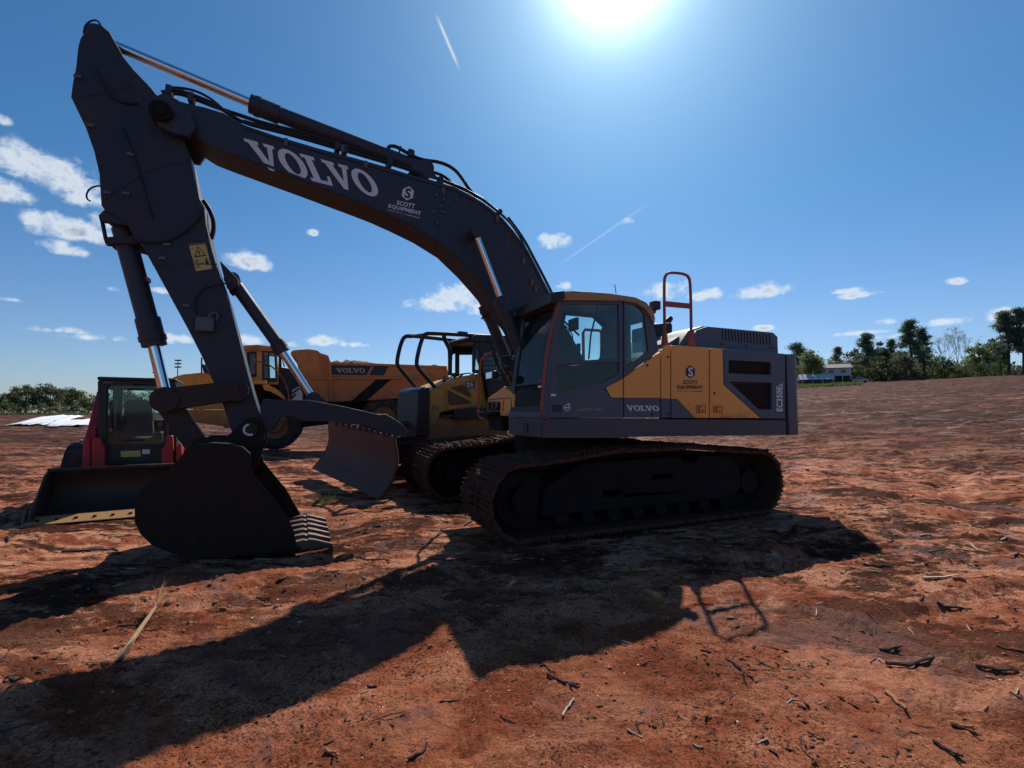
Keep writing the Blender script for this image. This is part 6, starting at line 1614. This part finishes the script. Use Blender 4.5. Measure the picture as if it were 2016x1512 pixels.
# the torn pale stalk standing up in the left foreground
a = on_ground(232, 1305); b = on_ground(310, 1212)
e = bpy.data.objects.new('broken_stalk', None); col.objects.link(e); e.location = a
tag(e, 'tall torn pale stalk with a frayed orange top leaning in the left foreground', 'plant stalk')
d = b - a; up = Vector((0, 0, 1))
pts = [Vector((0, 0, 0)), d * .2 + up * .03, d * .45 + up * .05, d * .75 + up * .07, d * 1.0 + up * .10]
m = MB(); m.tube(pts, [.019, .017, .015, .013, .010], 8); m.build('stem', paint('dry_stalk', (.36, .24, .13), .8, mud=.3, bump=.3, scale=14), e)
m = MB(); m.tube([p + Vector((.006, .0, .004)) for p in pts[:3]], [.018, .012, .004], 6); m.build('bark', WOOD_D, e)
m = MB()
for k in range(44):
    q = pts[-1]; dd = (d.normalized() + Vector((random.gauss(0, .26), random.gauss(0, .26), random.uniform(-.1, .5)))).normalized() * random.uniform(.10, .26)
    m.tube([q - d * .12 * random.random(), q + dd * .5, q + dd + Vector((0, 0, random.uniform(-.03, .02)))], [.004, .0028, .0012], 4)
m.build('frayed_fibres', WOOD_O, e)
m = MB()
for k in range(10):
    t_ = random.random(); q = d * t_ * .8 + up * .02; dd = Vector((random.uniform(.03, .16), random.uniform(-.06, .06), random.uniform(-.02, .01)))
    m.tube([q, q + dd * .6 + up * .01, q + dd], [.003, .002, .001], 4)
m.build('side_twigs', WOOD_D, e)

# loose crumbs, chips and clods: uncountable
def noise01(x, y, s): return float(vnoise(np.array([x]), np.array([y]), s)[0]) + .5
ICO = None
def ico():
    b = bmesh.new(); bmesh.ops.create_icosphere(b, subdivisions=1, radius=1); v = np.array([tuple(q.co) for q in b.verts]); f = np.array([[q.index for q in p.verts] for p in b.faces]); b.free(); return v, f
IV, IF = ico()
def blobs(name, n, r0, r1, size, flat, mat, label, cat, seed, azr=63, thr=.0, elong=1.0, pw=1.0):
    r_ = r0 * (r1 / r0) ** (rng.random(n * 3) ** pw); a_ = np.radians(rng.uniform(-azr, azr, n * 3)); x = r_ * np.sin(a_); y = r_ * np.cos(a_)
    keep = (fbm(x * .8, y * .8, seed, 3) + rng.normal(size=n * 3) * .18) > thr
    x, y, r_ = x[keep][:n], y[keep][:n], r_[keep][:n]; z = ground_z(x, y); n = len(x)
    s = size * np.exp(rng.normal(size=n) * .5) * np.clip(r_ / 3.0, .55, 2.6) ** .6
    th = rng.uniform(0, 6.283, n)
    P = IV[None] * (1 + .42 * rng.normal(size=(n, len(IV), 1)).clip(-1.4, 1.4)) * np.stack([s * elong, s, s * flat], axis=1)[:, None, :]
    c, sn = np.cos(th)[:, None], np.sin(th)[:, None]
    X_ = P[:, :, 0] * c - P[:, :, 1] * sn + x[:, None]; Y_ = P[:, :, 0] * sn + P[:, :, 1] * c + y[:, None]; Z_ = P[:, :, 2] + (z + s * flat * .25)[:, None]
    V = np.stack([X_, Y_, Z_], axis=-1).reshape(-1, 3); Fc = (IF[None] + (np.arange(n) * len(IV))[:, None, None]).reshape(-1, 3)
    me = bpy.data.meshes.new(name); me.vertices.add(len(V)); me.vertices.foreach_set('co', V.ravel().astype(np.float32))
    me.loops.add(len(Fc) * 3); me.loops.foreach_set('vertex_index', Fc.ravel().astype(np.int32)); me.polygons.add(len(Fc)); me.polygons.foreach_set('loop_start', np.arange(len(Fc), dtype=np.int32) * 3); me.update(calc_edges=True)
    me.materials.append(mat); o = bpy.data.objects.new(name, me); col.objects.link(o); tag(o, label, cat, kind='stuff'); return o
CLOD = paint('clay_clod', (.24, .085, .045), .85, mud=.4, mudc=(.40, .20, .13), bump=.5, scale=8)
CRUMB = paint('dark_crumb', (.075, .030, .021), .9, mud=.3, bump=.4, scale=10)
blobs('clay_clods', 2200, 3.0, 26, .0075, .5, CLOD, 'clods of red clay strewn over the rough ground', 'soil', 5, thr=.06)
blobs('dark_crumbs', 12000, .9, 13, .0034, .45, CRUMB, 'dark crumbs of soil and bark all over the near clay', 'soil', 9, thr=-.02, elong=2.6, pw=.8)
blobs('pale_grit', 900, .9, 6, .0026, .5, WOOD_P, 'pale bits of grit and wood fibre on the near clay', 'debris', 12, thr=.05, elong=1.9, pw=.8)
# splinters and twigs too many to count
def twigs(name, n, r0, r1, ln, rad, mat, label, seed):
    r_ = r0 * (r1 / r0) ** (rng.random(n) ** .85); a_ = np.radians(rng.uniform(-62, 62, n)); x = r_ * np.sin(a_); y = r_ * np.cos(a_)
    th = rng.normal(.35, .7, n); l = ln * np.exp(rng.normal(size=n) * .55) * np.clip(r_ / 3, .6, 2.5); q = rad * (l / ln) ** .5 * np.clip(r_ / 3, .7, 2)
    mb = MB(); dx, dy = np.cos(th) * l / 2, np.sin(th) * l / 2
    zA, zB, zM = ground_z(x - dx, y - dy), ground_z(x + dx, y + dy), ground_z(x, y)
    k = rng.normal(size=n) * .12
    for i in range(n):
        A_ = Vector((x[i] - dx[i], y[i] - dy[i], zA[i] + q[i])); B_ = Vector((x[i] + dx[i], y[i] + dy[i], zB[i] + q[i])); M_ = Vector((x[i] - dy[i] * k[i], y[i] + dx[i] * k[i], max(zM[i], (zA[i] + zB[i]) / 2) + q[i]))
        mb.tube([A_, M_, B_], [q[i], q[i], q[i] * .6], 4)
    o = mb.build(name, mat, None, sm=0); tag(o, label, 'debris', kind='stuff'); return o
twigs('dark_twigs', 480, 1.0, 14, .055, .0024, WOOD_D, 'small dark twigs and root bits littering the near clay', 1)
twigs('pale_splinters', 170, 1.0, 10, .04, .0018, WOOD_P, 'small pale wood splinters littering the near clay', 2)
# a few weeds
def weed(px, py, h, n, label, spread=.05):
    a = on_ground(px, py); V = []
    for k in range(n):
        th = random.random() * 6.28; r = spread * random.random(); bx, by = math.cos(th) * r, math.sin(th) * r; hh = h * random.uniform(.5, 1); w = h * .035
        tx, ty = bx + math.cos(th) * hh * .5, by + math.sin(th) * hh * .5
        V += [(bx - w, by, 0), (bx + w, by, 0), (tx + w * .3, ty, hh), (tx - w * .3, ty, hh)]
    o = bpy.data.objects.new('weed', quad_mesh('weed', np.array(V), GRASSM)); col.objects.link(o); o.location = a
    tag(o, label, 'weed', 'weeds sprouting from the clay')
weed(642, 993, .16, 60, 'green weed tuft in front of the dozer blade', .16)
weed(1716, 1250, .07, 12, 'tiny bright green grass shoot right of the handrail shadow')
weed(676, 1035, .07, 30, 'small green weed just right of the bucket teeth', .06)
